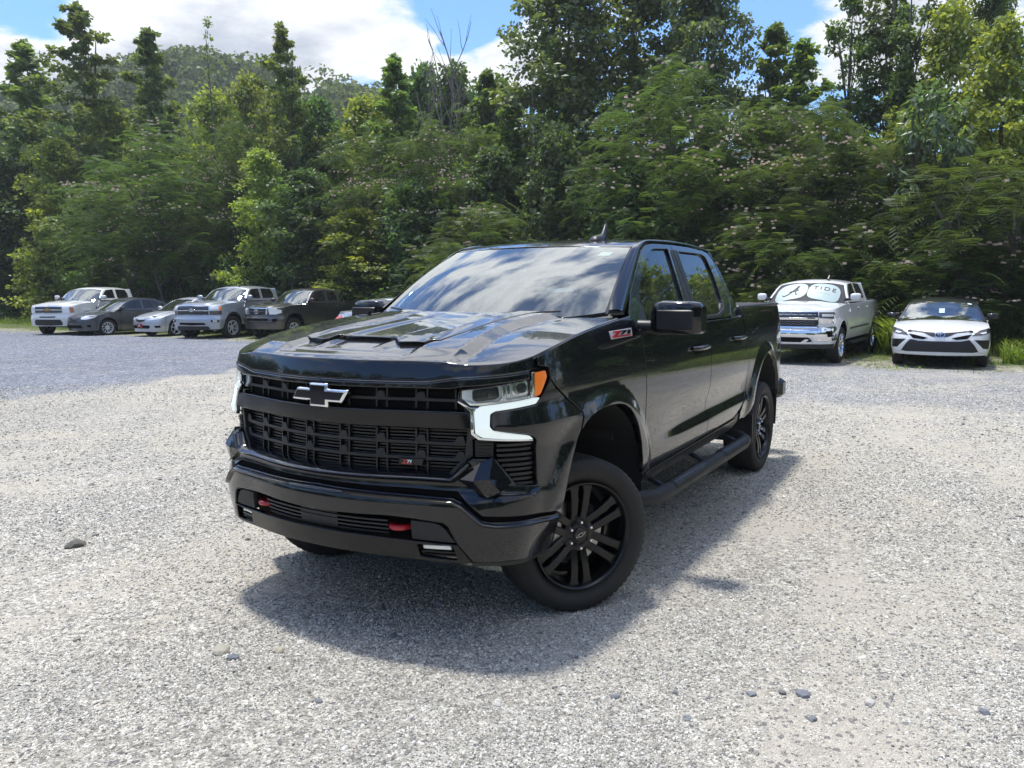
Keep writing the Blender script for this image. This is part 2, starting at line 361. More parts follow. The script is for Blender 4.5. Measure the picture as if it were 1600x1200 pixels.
def gz(x, y):
    """gentle unevenness of the lot, flat under the vehicles"""
    x = np.asarray(x, float); y = np.asarray(y, float)
    return .012*np.sin(x*1.1+.4*np.sin(y*.9))*np.sin(y*.83+1)+.006*np.sin(x*3.1+y*1.7)*np.sin(y*2.6-x)-.014
xs = np.concatenate([np.linspace(-300, -30, 20), np.linspace(-29, -9, 60), np.linspace(-8.8, 6, 150), np.linspace(6.5, 60, 30), np.linspace(70, 300, 12)])
ys = np.concatenate([np.linspace(-300, -45, 20), np.linspace(-44, -12, 70), np.linspace(-11.7, 8, 160), np.linspace(8.5, 60, 30), np.linspace(70, 300, 12)])
gx, gy = np.meshgrid(xs, ys, indexing='ij'); V = np.stack([gx, gy, gz(gx, gy)], -1).reshape(-1, 3); nx_, ny_ = len(xs), len(ys)
i, j = np.meshgrid(np.arange(nx_-1), np.arange(ny_-1), indexing='ij'); Q = np.stack([i*ny_+j, (i+1)*ny_+j, (i+1)*ny_+j+1, i*ny_+j+1], -1).reshape(-1, 4)
GROUND = tag(fast_mesh('ground', V, Q, ground_material(), None, True), kind='structure')

# loose stones: random points near the camera carry instanced pebbles
def stone_material():
    m = D.materials.new('pebble_stone'); m.use_nodes = True; t = NT(m.node_tree); p = t.n['Principled BSDF']
    r = t.new('ShaderNodeObjectInfo').outputs['Random']; g = t.new('ShaderNodeTexCoord').outputs['Object']
    c = t.ramp(r, [(0, (.13, .13, .13)), (.05, (.20, .20, .195)), (.14, (.24, .23, .205)), (.34, (.36, .34, .295)), (.58, (.47, .447, .395)), (.80, (.61, .59, .54)), (1, (.72, .70, .64))])
    t.link(t.mix(1.0, c, t.ramp(t.noise(g, 3, 4, .7), [(.3, .75), (.7, 1.1)]), 'MULTIPLY'), p.inputs['Base Color']); p.inputs['Roughness'].default_value = .9; p.inputs['Specular IOR Level'].default_value = .25
    return m
PEB = stone_material()
def gravel(name, pts, scl, seed):
    n = len(pts); me = D.meshes.new(name); me.vertices.add(n); me.vertices.foreach_set('co', pts.astype(np.float32).ravel())
    a = me.attributes.new('size', 'FLOAT_VECTOR', 'POINT'); a.data.foreach_set('vector', scl.astype(np.float32).ravel())
    rot = np.random.default_rng(seed).uniform(0, 6.28, (n, 3)); rot[:, :2] *= .12; b = me.attributes.new('turn', 'FLOAT_VECTOR', 'POINT'); b.data.foreach_set('vector', rot.astype(np.float32).ravel())
    o = D.objects.new(name, me); COL.objects.link(o); tr = D.node_groups.new(name, 'GeometryNodeTree')
    tr.interface.new_socket('Geometry', in_out='INPUT', socket_type='NodeSocketGeometry'); tr.interface.new_socket('Geometry', in_out='OUTPUT', socket_type='NodeSocketGeometry')
    N = tr.nodes; L = tr.links; gi = N.new('NodeGroupInput'); go = N.new('NodeGroupOutput')
    jn = N.new('GeometryNodeGeometryToInstance')
    for k in range(4):
        ic = N.new('GeometryNodeMeshIcoSphere'); ic.inputs['Radius'].default_value = 1; ic.inputs['Subdivisions'].default_value = 1 if k else 2
        sp = N.new('GeometryNodeSetPosition'); no = N.new('ShaderNodeTexNoise'); no.noise_dimensions = '4D'; no.inputs['W'].default_value = k*3.1+seed; no.inputs['Scale'].default_value = .9; no.inputs['Detail'].default_value = 1
        pos = N.new('GeometryNodeInputPosition'); mp = N.new('ShaderNodeVectorMath'); mp.operation = 'MULTIPLY_ADD'; mp.inputs[1].default_value = (1.6,)*3; mp.inputs[2].default_value = (-.8,)*3
        L.new(pos.outputs[0], no.inputs['Vector']); L.new(no.outputs['Color'], mp.inputs[0]); L.new(mp.outputs[0], sp.inputs['Offset']); L.new(ic.outputs['Mesh'], sp.inputs['Geometry'])
        sm = N.new('GeometryNodeSetMaterial'); sm.inputs['Material'].default_value = PEB; L.new(sp.outputs[0], sm.inputs[0])
        g2 = N.new('GeometryNodeGeometryToInstance'); L.new(sm.outputs[0], g2.inputs[0]); L.new(g2.outputs[0], jn.inputs[0])
    jo = N.new('GeometryNodeJoinGeometry')
    for l in list(jn.inputs[0].links): L.new(l.from_socket, jo.inputs[0])
    N.remove(jn)
    ip = N.new('GeometryNodeInstanceOnPoints'); L.new(gi.outputs[0], ip.inputs['Points']); L.new(jo.outputs[0], ip.inputs['Instance']); ip.inputs['Pick Instance'].default_value = True
    rv = N.new('FunctionNodeRandomValue'); rv.data_type = 'INT'; rv.inputs['Min'].default_value = 0; rv.inputs['Max'].default_value = 3; L.new(rv.outputs[2], ip.inputs['Instance Index'])
    for nm, so in (('size', 'Scale'), ('turn', 'Rotation')):
        na = N.new('GeometryNodeInputNamedAttribute'); na.data_type = 'FLOAT_VECTOR'; na.inputs[0].default_value = nm; L.new(na.outputs[0], ip.inputs[so])
    L.new(ip.outputs[0], go.inputs[0]); md = o.modifiers.new('stones', 'NODES'); md.node_group = tr
    return tag(o, kind='stuff')
def scatter(n, r0, r1, pw, smin, smax, seed):
    rg = np.random.default_rng(seed); out = []
    yaw = rad(210.85)
    rr = (r0**(2-pw)+(r1**(2-pw)-r0**(2-pw))*rg.random(n))**(1/(2-pw)); th = yaw+rg.uniform(-.66, .66, n)
    x = 3.82+rr*np.cos(th); y = 2.78+rr*np.sin(th); q = rg.random(n)
    s = smin*(smax/smin)**(q**2.2); s = s*np.clip((rr/5)**.25, .8, 1.4)
    # thinner where the fine dust shows
    d = np.sin(x*1.9+2*np.sin(y*1.3))*np.sin(y*1.7+1.5*np.sin(x*.9)); keep = rg.random(n) < (.52+.46*d)*(np.ones(n) if smin > .009 else 1)
    x, y, s, rr = x[keep], y[keep], s[keep], rr[keep]; a = rg.uniform(.7, 1.3, (len(x), 3)); a[:, 2] *= .68
    return np.stack([x, y, gz(x, y)+s*.12], 1), s[:, None]*a
p0, s0 = scatter(120000, 1.8, 4.2, .6, .0026, .0085, 8); p1, s1 = scatter(230000, 2.4, 8, 1.0, .0030, .0092, 3); p2, s2 = scatter(150000, 6.0, 17, .9, .0042, .0125, 4); p3, s3 = scatter(2600, 2.0, 12, .8, .010, .021, 5)
P_ = np.concatenate([p0, p1, p2, p3]); S_ = np.concatenate([s0, s1, s2, s3]); ok = P_[:, 0] > -15.0
gravel('gravel', P_[ok], S_[ok], 1)
def rock(loc, size, col, label):
    rg = random.Random(int(loc[0]*100+loc[1]*10)); bm = []; import bmesh
    b = bmesh.new(); bmesh.ops.create_icosphere(b, subdivisions=2, radius=1)
    off = Vector((rg.random()*9, rg.random()*9, 0))
    for v in b.verts:
        n_ = noise.noise(v.co*1.1+off); v.co *= 1+.38*n_; v.co.z = max(v.co.z*.62, -.25); v.co += Vector((0, 0, .05*noise.noise(v.co*4)))
    me = D.meshes.new('stone'); b.to_mesh(me); b.free(); me.materials.append(mat('stone_'+str(col[0]), col, .9, var=(14, .35), bump=(60, .5, .01))); me.polygons.foreach_set('use_smooth', [False]*len(me.polygons))
    o = D.objects.new('stone', me); COL.objects.link(o); o.location = (loc[0], loc[1], float(gz(loc[0], loc[1]))+size*.12); size *= .78; o.scale = (size, size*rg.uniform(.7, 1), size*rg.uniform(.7, .95)); o.rotation_euler = (0, 0, rg.uniform(0, 3))
    tag(o, label, 'stone', 'larger stones lying loose on the gravel')
# ---------------------------------------------------------------- truck body surface
def spl(xs, ys):
    """natural cubic spline through points (vectorised evaluator)"""
    xs = np.array(xs, float); ys = np.array(ys, float); n = len(xs)
    h = np.diff(xs); A = np.eye(n); b = np.zeros((n,) + ys.shape[1:])
    for i in range(1, n-1):
        A[i, i-1] = h[i-1]; A[i, i] = 2*(h[i-1]+h[i]); A[i, i+1] = h[i]
        b[i] = 6*((ys[i+1]-ys[i])/h[i]-(ys[i]-ys[i-1])/h[i-1])
    m = np.linalg.solve(A, b)
    def f(x):
        x = np.asarray(x, float); i = np.clip(np.searchsorted(xs, x)-1, 0, n-2)
        t = x-xs[i]; k = h[i]; s = (slice(None),)*0
        if ys.ndim > 1: t = t[..., None]; k = k[..., None]
        return ys[i]+t*((ys[i+1]-ys[i])/k-k*(2*m[i]+m[i+1])/6)+t*t*m[i]/2+t**3*(m[i+1]-m[i])/(6*k)
    return f
def sst(a, b, x):
    t = np.clip((np.asarray(x, float)-a)/(b-a), 0, 1); return t*t*(3-2*t)
_pl = np.array([(.957,-.3),(.985,0),(.957,.3),(.897,.53),(.845,.71),(.765,.85),(.64,.955),(.47,1.003),(.2,1.018),(-.3,1.02),(-1.2,1.02),(-2.4,1.02),(-3.2,1.010),(-3.7,.995),(-4.15,.98),(-4.45,.965),(-4.60,.925),(-4.67,.84),(-4.70,.7),(-4.71,0)])
_k = np.r_[0, np.cumsum(np.hypot(*np.diff(_pl, axis=0).T))]
_P0 = spl(_k, _pl)
_ts = np.linspace(_k[1], _k[-1], 3000); _pp = _P0(_ts)
_u = np.r_[0, np.cumsum(np.hypot(*np.diff(_pp, axis=0).T))]
UMAX = _u[-1]
def plan(u):
    u = np.asarray(u, float); s = np.sign(u)+(u == 0); a = np.abs(u)
    x = np.interp(a, _u, _pp[:, 0]); y = np.interp(a, _u, _pp[:, 1])*s
    e = .012
    dx = np.interp(a+e, _u, _pp[:, 0])-np.interp(a-e, _u, _pp[:, 0]); dy = np.interp(a+e, _u, _pp[:, 1])-np.interp(a-e, _u, _pp[:, 1])
    dx = np.where(a < e, 0, dx); l = np.hypot(dx, dy)+1e-9
    return x, y, dy/l, -dx/l*s
PF = spl([.30,.38,.45,.55,.64,.72,.75,.775,.79,.84,.95,1.05,1.15,1.25,1.33,1.37,1.42,1.55],[-.02,.01,.03,.05,.058,.051,.043,.021,.012,.008,.003,.0,-.004,-.010,-.022,-.034,-.052,-.11])
PS_ = spl([.3,.45,.55,.66,.80,1.0,1.15,1.25,1.35,1.45,1.53,1.6],[-.12,-.075,-.045,-.015,-.005,.0,-.001,-.007,-.019,-.038,-.062,-.10])
def side_x(u): return np.interp(np.abs(u), _u, _pp[:, 0])
def prof(u, z):
    a = np.abs(u); z = np.asarray(z, float)
    w = sst(.82, 1.32, a); x = side_x(u)
    f = PF(z)*(1-w); s = PS_(z)
    wr = sst(6.15, 6.4, a); s = s*(1-wr)+wr*np.minimum(s, 0)*.4
    # recessed band low on the doors that faces slightly upwards
    k = sst(-1.0, -1.9, x)*sst(-3.25, -3.0, x); kk = sst(-.72, -1.5, x)*sst(-3.2, -3.0, x)
    zc = .78+.03*sst(-1, -3, x)
    s = s-kk*.030*sst(zc-.075, zc+.02, z)*(1-sst(zc+.02, zc+.24, z))
    # fender flares
    for xc, zc2, r in ((-.13, .47, .60), (-3.745, .50, .585)):
        d = np.hypot(x-xc, z-zc2); s = s+.030*(1-sst(r+.02, r+.13, d))*sst(.5, .75, z)**.5
    # shoulder of the front corner between the lamp arms
    c = sst(.70, .95, a)*(1-sst(1.55, 1.9, a)); s = s*1; 
    rdg = c*.030*np.maximum(0, 1-np.abs(z-1.075)/.10)
    return f+s*w+rdg
def S(u, z, off=0.):
    x, y, nx, ny = plan(u); p = prof(u, z)+off
    return np.stack(np.broadcast_arrays(x+nx*p, y+ny*p, np.asarray(z, float)+0*x), -1)
# hood height
_hb = spl([-.6,-.4,0,.3,.55,.7,.8,.88,.952,1.02],[1.567,1.553,1.513,1.476,1.445,1.422,1.405,1.390,1.373,1.350])
def hood_front(y): return .955-.29*np.asarray(y)**2
def H(x, y):
    x = np.asarray(x, float); a = np.abs(np.asarray(y, float))
    xs = x+.29*a*a*sst(.1, .8, x)            # follow the bowed nose
    z = _hb(np.clip(xs, -.6, 1.02))
    z = z-.004*a-.012*sst(.60, .95, a)-.10*np.clip(a-.80, 0, 1)**2
    fr = 1-sst(.80, .93, xs)
    # outer power dome wall
    lr = lambda a_, b_, q: np.clip((q-a_)/(b_-a_), 0, 1)
    yo = .645-.11*lr(.78, .2, x)+.06*lr(.05, -.5, x)
    z = z+.034*(1-lr(yo, yo+.075, a))*(.15+.85*lr(.93, .80, xs))-.006*lr(yo+.16, yo+.06, a)*fr
    # shallow trough between dome and scoop
    yi = .40-.10*lr(.8, .1, x)+.06*lr(.0, -.5, x)
    z = z-.020*(1-lr(yi, yi+.045, a))*fr*lr(-.5, -.1, x)
    # small wedges ahead of the scoop
    z = z+.014*np.maximum(0, 1-np.abs(a-.19)/.05)*sst(.80, .70, x)*sst(.58, .62, x)
    return z
def scoop_lift(x, y):
    a = np.abs(y); x = np.asarray(x, float)
    return (.017-.015*sst(.55, -.36, x))*(1-sst(.34-.03*sst(.5,-.1,x), .455-.02*sst(.5,-.1,x), a)*.93)-.012*(1-sst(.12, .18, a))*sst(.60, .52, x)*sst(-.35, 0, x)
def G(x, z):
    return .93-(np.asarray(z)-1.5)*.43-.0*x
# ---------------------------------------------------------------- the black pickup in front
TRUCK = empty('pickup_truck', (0, 0, 0), 0, 'big glossy black lifted pickup with red tow hooks standing in the middle of the gravel', 'pickup truck')
def u_of_x(x):
    i = np.argmin(np.abs(_pp[:, 0]-x)+100*(_u < 1.0)); return _u[i]
def at(name, k=1): return name
def both(name, poly, off, th, m, parent=TRUCK, **k):
    return [drape(name, poly, S, off, th, m, parent, mir=mi, **k) for mi in (False, True)]
def sym(half):
    """half outline from the centre line outwards and back -> full outline"""
    return [(-a, b) for a, b in reversed(half)]+list(half)
# hood outline from the meeting of hood height and nose
lip = []
for uu in np.linspace(0, 1.135, 24):
    z = 1.37
    for _ in range(8):
        p = S(uu, z); z = float(H(p[0], p[1]))
    lip.append((uu, z, float(p[0]), float(p[1])))
seam = []
for xx in np.linspace(.56, -.60, 22):
    uu = u_of_x(xx); z = 1.45
    for _ in range(10):
        p = S(uu, z); z = float(H(p[0], p[1]))
    seam.append((uu, z, float(p[0]), float(p[1])))
ztop = lambda uu: float(np.interp(uu, [s[0] for s in seam], [s[1] for s in seam]))
Hm = lambda a, b, off: np.stack([b, a, H(b, a)+off], -1)
rear = [(-.45, .93), (-.36, .80), (-.27, .55), (-.22, .30), (-.20, 0)]
half = [(l[3], l[2]) for l in lip]+[(s[3]-.004, s[2]) for s in seam if -.45 < s[2] < .55]+[(y, x) for x, y in rear]
hoodpoly = [(-a, b) for a, b in reversed(half[1:-1])]+half
hood = drape('hood', hoodpoly, Hm, 0, .012, BLACK, TRUCK, grid=.014, bev=.004)
face = [(l[0], l[1]-.002) for l in lip]
botm = [(1.125, 1.345), (1.10, 1.333), (.96, 1.322), (.72, 1.308), (.60, 1.290), (0, 1.288)]
drape('hood_nose', sym(face+botm), S, 0, .012, BLACK, hood, grid=.03, bev=.004)
sc = [(0, .602), (.165, .600), (.255, .672), (.40, .630), (.455, .60), (.462, .40), (.445, .10), (.47, -.15), (.50, -.32), (.25, -.30), (0, -.28)]
scp = [(-a_, b_) for a_, b_ in reversed(sc[1:-1])]+sc
SCOOP = drape('hood_scoop', scp, lambda a, b, off: np.stack([b, a, H(b, a)+scoop_lift(b, a)+off+.004], -1), 0, .03, BLACK, hood, grid=.02, bev=.004)
drape('scoop_slot', sym([(0, .606), (.166, .604), (.255, .677), (.40, .634), (.40, .61), (0, .58)]), lambda a, b, off: np.stack([b, a, H(b, a)+off], -1), .003, .002, DARKV, hood, grid=.03, bev=.001)

# fenders
fend = [(1.160, ztop(1.16)-.014), (1.158, 1.352), (1.235, 1.338), (1.240, 1.284), (1.282, 1.243), (1.440, 1.130), (1.490, 1.090), (1.466, 1.008),
        (1.500, 1.038), (1.551, 1.069), (1.62, 1.084), (1.70, 1.090), (1.831, 1.086), (1.94, 1.078), (2.021, 1.063), (2.095, 1.032), (2.155, .990), (2.21, .935), (2.251, .871), (2.282, .806), (2.299, .742), (2.335, .67), (2.375, .61), (2.425, .575), (2.455, .56),
        (2.46, .62), (2.42, .72), (2.397, .85), (2.40, 1.0), (2.408, 1.113), (2.40, 1.30), (2.377, 1.455), (2.345, 1.50), (2.32, 1.545)]
fend += [(s[0], s[1]-.007) for s in reversed(seam) if 1.20 < s[0] < 2.30]
FEN = both('front_fender', fend, 0, .02, BLACK, grid=.03, bev=.003)
# bumper cover with the wheel opening edge
cover = [(0, .846), (.541, .853), (.709, .852), (.781, .922), (.800, .938), (.906, .934), (1.009, .804), (1.126, .790), (1.117, 1.000), (1.102, 1.016), (1.070, 1.040), (.900, 1.071), (.886, 1.090), (.890, 1.141), (.910, 1.151), (1.126, 1.170), (1.165, 1.200),
         (1.232, 1.270), (1.232, 1.282), (1.276, 1.236), (1.434, 1.124), (1.480, 1.088), (1.455, 1.000), (1.421, .951), (1.39, .90), (1.366, .843), (1.34, .78), (1.321, .717), (1.317, .64), (1.295, .631), (1.080, .659), (.841, .682), (.732, .787), (.514, .789), (0, .791)]
cover = round_poly(cover, [0]*10+[.012]*4+[0]*(len(cover)-14), 3)
COVER = drape('bumper_cover', sym(cover), S, 0, .03, BLACK, TRUCK, grid=.03, bev=.004)
def ledge(name, path, prof_, m, parent, h=.03):
    """moulded edge swept along a line on the body; prof_ = (dz, offset) from top to bottom"""
    pth = np.array(resample(path, h, closed=False)+[path[-1]]); d = np.gradient(pth, axis=0); d /= np.linalg.norm(d, axis=1)[:, None]+1e-9
    nr = np.stack([d[:, 1], -d[:, 0]], 1); nr *= np.where(nr[:, 1:2] > 0, -1, 1); nr[np.abs(nr[:, 1]) < .05] *= 1
    V = [S(pth[:, 0]-nr[:, 0]*dz_, pth[:, 1]-nr[:, 1]*dz_, o_) for dz_, o_ in prof_]; n = len(pth)
    F = [(k*n+i, k*n+i+1, (k+1)*n+i+1, (k+1)*n+i) for k in range(len(prof_)-1) for i in range(n-1)]
    return mesh_obj(name, np.concatenate(V), [f[::-1] for f in F], m, parent, auto=50)
ledge('bumper_ledge', sym([(0, .846), (.541, .853), (.705, .852), (.78, .925)]), [(.016, -.060), (.012, -.030), (.009, -.012), (-.002, .028), (-.008, .033), (-.020, .026), (-.030, .0)], BLACK, COVER)
ledge('bumper_step', sym([(0, .775), (.720, .762), (.762, .742), (.845, .662), (.90, .650), (1.100, .635), (1.304, .612)]), [(.006, -.034), (.003, -.022), (-.009, .018), (-.014, .022), (-.024, .016), (-.029, .0)], BLACK, COVER)
drape('bumper_groove', sym([(0, .800), (.735, .798), (.850, .695), (1.08, .670), (1.30, .640), (1.30, .600), (.83, .650), (.72, .755), (0, .765)]), S, -.018, .02, DARKV, COVER, bev=.001)
low = [(0, .777), (.720, .764), (.752, .748), (.836, .664), (.87, .654), (1.100, .636), (1.304, .614), (1.318, .60), (1.345, .53), (1.362, .464), (1.335, .405), (1.15, .425), (.971, .450), (.88, .455), (.799, .462), (.735, .552), (.70, .63), (.676, .648), (.55, .658), (.407, .665), (0, .654)]
LOWB = drape('lower_bumper', sym(low), S, .004, .03, BLACK, TRUCK, grid=.025, bev=.005)
drape('bumper_side_trim', [(.88, .456), (1.15, .428), (1.335, .405), (1.33, .385), (1.15, .405), (.88, .436), (.80, .44), (.79, .462)], S, -.002, .02, SATIN, LOWB)
# chin and lower valance
chin = [(0, .562), (.30, .560), (.517, .552), (.739, .546), (.798, .458), (.72, .452), (.51, .458), (.23, .466), (0, .468)]
fogh = round_poly([(.545, .536), (.715, .542), (.735, .468), (.560, .476)], .008)
CHIN = drape('chin_panel', sym(chin), S, .006, .03, GLOSSB, TRUCK, holes=[fogh, [(-a, b) for a, b in fogh]], bev=.004)
both('valance_panel', round_poly([(.517, .648), (.640, .644), (.676, .628), (.730, .552), (.521, .558)], [.006, .02, .02, .01, .006]), -.006, .02, TEXT_P, grid=.03)
for mi in (False, True):
    fl = drape('fog_lamp', [(.55, .530), (.71, .536), (.725, .474), (.565, .482)], S, -.035, .01, DARKV, TRUCK, mir=mi)
    drape('fog_lens', round_poly([(.565, .528), (.700, .533), (.704, .512), (.568, .508)], .004), S, -.020, .01, REFL, fl, mir=mi)
    for zz in (.499, .483):
        drape('fog_fin', [(.556, zz+.004), (.722, zz+.006), (.722, zz-.002), (.556, zz-.004)], S, -.012, .012, GLOSSB, fl, mir=mi, bev=.001)
INTK = drape('lower_intake', sym([(0, .655), (.515, .655), (.515, .560), (0, .560)]), S, -.075, .01, DARKV, TRUCK, bev=.001)
for k in range(4):
    zz = .638-.021*k
    drape('intake_slat', sym([(0, zz), (.395, zz), (.395, zz-.009), (0, zz-.009)]), S, -.02-.004*k, .03, SATIN, INTK, bev=.002)
drape('intake_pad', sym([(0, .646), (.12, .646), (.12, .566), (0, .566)]), S, -.03, .02, SATIN, INTK, bev=.002)
for s_ in (1, -1):   # tow hooks: a thick closed loop lying flat
    hk = MB(); pth = []
    for k in range(13):
        a = math.pi*(k/12)-math.pi/2; pth.append((.905+.060*math.cos(a), s_*(.437+.048*math.sin(a)), .604))
    pth = [(.84, s_*.389, .612)]+pth+[(.84, s_*.485, .612)]
    hk.tube(pth, .0135, 10); hk.box((.885, s_*.437, .600), (.07, .070, .012), ch=.004)
    hk.build('tow_hook', REDP, TRUCK)
# dark body behind the openings
CORE = drape('radiator_shroud', sym([(0, 1.32), (1.12, 1.325), (1.16, 1.0), (1.15, .80), (.80, .78), (.78, .45), (0, .45)]), S, -.125, .01, DARKV, TRUCK, bev=.001)
# grille
GR = drape('grille_frame', sym([(0, 1.076), (.775, 1.073), (.795, 1.165), (.735, 1.168), (.728, 1.255), (0, 1.252)]), S, -.058, .02, DARKV, TRUCK, bev=.001)
mb = MB()
for z0, z1, ue in ((.853, 1.062, .80), (1.155, 1.250, .735)):
    z = z0
    while z < z1:
        e = ue-(max(0, .92-z) if z0 < 1 else 0)
        us = np.linspace(-e, e, 40); A = S(us, z+.0035, -.066); B = S(us, z-.0035, -.066); C = S(us, z+.0035, -.09); E_ = S(us, z-.0035, -.09); n = len(us)
        mb.add(np.concatenate([A, B, E_, C]), [(i+a*n, i+1+a*n, i+1+((a+1) % 4)*n, i+((a+1) % 4)*n) for a in range(4) for i in range(n-1)]); z += .0155
gs = mb.build('grille_slats', SATIN, GR); gs['kind'] = 'stuff'
drape('grille_backing', sym([(0, 1.25), (.74, 1.26), (.80, 1.1), (.80, .95), (.72, .85), (0, .85)]), S, -.10, .01, DARKV, GR, bev=.001)
def toothbar(z0, ue, fn=1):
    pk = [-.74, -.54, -.335, -.118, .118, .335, .54, .74]; top = []
    for p in pk:
        if abs(p) > ue-.02: continue
        s_ = 1 if p > 0 else -1
        q = [(p-.036*1, .0), (p-.014, .030), (p+.014, .030), (p+.022, .0)] if s_ > 0 else [(p-.022, .0), (p-.014, .030), (p+.014, .030), (p+.036, .0)]
        top += [(a, z0+b) for a, b in q]
    poly = [(-ue, z0)]+top+[(ue, z0)]
    poly += [(ue, z0-.016), (-ue, z0-.016)]
    return drape('grille_bar', poly, S, -.045, .03, SATIN, GR, bev=.003, grid=.02)
toothbar(1.004, .775); toothbar(.930, .765)
tb = toothbar(1.206, .725)
mb = MB()
for p in (-.74, -.54, -.335, -.118, .118, .335, .54, .74):
    for d in (-.028, .028):
        for z0, z1 in ((.852, 1.06), (1.157, 1.25)):
            if abs(p+d) > .74 or (z0 < 1 and abs(p+d) > .70): continue
            zs = np.linspace(z0, z1, 5); a = S(p+d-.0045, zs, -.050); b = S(p+d+.0045, zs, -.050); c_ = S(p+d+.0045, zs, -.09); d_ = S(p+d-.0045, zs, -.09)
            mb = MB(); mb.add(np.concatenate([a, b, c_, d_]), [(i+j*5, i+1+j*5, i+1+((j+1) % 4)*5, i+((j+1) % 4)*5) for j in range(4) for i in range(4)]); mb.build('grille_divider', SATIN, GR)
BAR = drape('grille_upper_bar', sym([(0, 1.278), (.58, 1.280), (.70, 1.299), (.96, 1.314), (1.094, 1.325), (1.092, 1.292), (.739, 1.262), (.70, 1.255), (0, 1.252)]), S, .004, .05, BLACK, TRUCK, bev=.007)
drape('grille_upper_trim', sym([(0, 1.286), (.55, 1.288), (.69, 1.309), (.96, 1.323), (1.10, 1.333), (1.094, 1.326), (.96, 1.315), (.70, 1.300), (.58, 1.281), (0, 1.279)]), S, -.004, .03, DCHROME, BAR, bev=.003)
MID = drape('grille_middle_bar', sym([(0, 1.149), (.72, 1.153), (.79, 1.150), (.802, 1.10), (.800, 1.07), (0, 1.070)]), S, -.008, .045, GLOSSB, TRUCK, bev=.008)
both('grille_side_post', [(.800, 1.165), (.812, 1.06), (.83, 1.03), (.800, 1.02), (.802, .945), (.775, .93), (.70, .858), (.685, .866), (.760, .940), (.775, 1.05), (.760, 1.165)], -.03, .05, SATIN, grid=.03)
# emblem: cross with slanted arms, chrome rim and dark face
bow = [(-.060, 1.261), (.058, 1.261), (.058, 1.236), (.186, 1.236), (.146, 1.173), (.062, 1.173), (.062, 1.146), (-.056, 1.146), (-.056, 1.173), (-.182, 1.173), (-.144, 1.236), (-.060, 1.236)]
EMB = drape('front_emblem', bow, S, .014, .03, CHROME, TRUCK, bev=.010, grid=.02)
drape('emblem_face', [tuple(p) for p in inset(outward(bow), .0125)], S, .016, .004, GLOSSB, EMB, bev=.001, grid=.02)
# red and silver Z71 lettering from strokes
def z71(parent, M, u0, z0, h, name='badge'):
    k = h; sl = .25*h
    P = lambda pts: [(u0+(a+b*.25)*k, z0+b*k) for a, b in pts]
    rz = [(-.05, 1), (.95, 1), (.95, .78), (.36, .22), (2.2, .22), (2.2, 0), (-.18, 0), (-.10, .22), (.52, .78), (-.10, .78)]
    drape(name+'_base', P([(-.35, 1.1), (2.42, 1.1), (2.42, -.1), (-.35, -.1)]), M, .0025, .004, SILVM if h > .04 else GLOSSB, parent, bev=.0008)
    o = drape(name+'_letter_z', P(rz), M, .006, .004, REDP, parent, bev=.0006, grid=.02)
    drape(name+'_seven', P([(.98, .96), (1.66, .96), (1.66, .82), (1.28, .30), (1.02, .30), (1.36, .80), (.98, .80)]), M, .007, .004, WHITEM if h < .04 else GLOSSB, parent, bev=.0006)
    drape(name+'_one', P([(1.78, .96), (2.02, .96), (2.02, .30), (1.80, .30)]), M, .007, .004, WHITEM if h < .04 else GLOSSB, parent, bev=.0006)
GB = drape('grille_badge', [(.436, .921), (.556, .921), (.551, .891), (.431, .891)], S, -.030, .03, GLOSSB, TRUCK, bev=.002)
z71(GB, lambda a, b, o: S(a, b, o-.030), .452, .896, .021)
FB = drape('fender_badge', [(1.945, 1.472), (2.262, 1.477), (2.255, 1.432), (1.955, 1.427)], S, .003, .004, mat('badge_silver', (.62, .63, .66), .35, .3, coat=.6), TRUCK, bev=.001)
Su = lambda a, b, o: S(a, b, o)
def z71w(parent, u0, u1, z0, z1):
    P = lambda pts: [(u0+(u1-u0)*(a+b*.10)/1.1, z0+(z1-z0)*b) for a, b in pts]
    drape('badge_letter_z', P([(0, 1), (.40, 1), (.42, .78), (.24, .25), (1.0, .25), (1.0, .0), (-.02, 0), (.0, .22), (.20, .76), (.0, .76)]), S, .009, .004, REDP, parent, bev=.001, grid=.02)
    drape('badge_seven', P([(.44, .98), (.74, .98), (.72, .80), (.52, .36), (.40, .36), (.58, .80), (.44, .80)]), S, .010, .004, GLOSSB, parent, bev=.001, grid=.02)
    drape('badge_one', P([(.80, .98), (.96, .98), (.94, .36), (.80, .36)]), S, .010, .004, GLOSSB, parent, bev=.001, grid=.02)
z71w(FB, 1.965, 2.245, 1.435, 1.470)
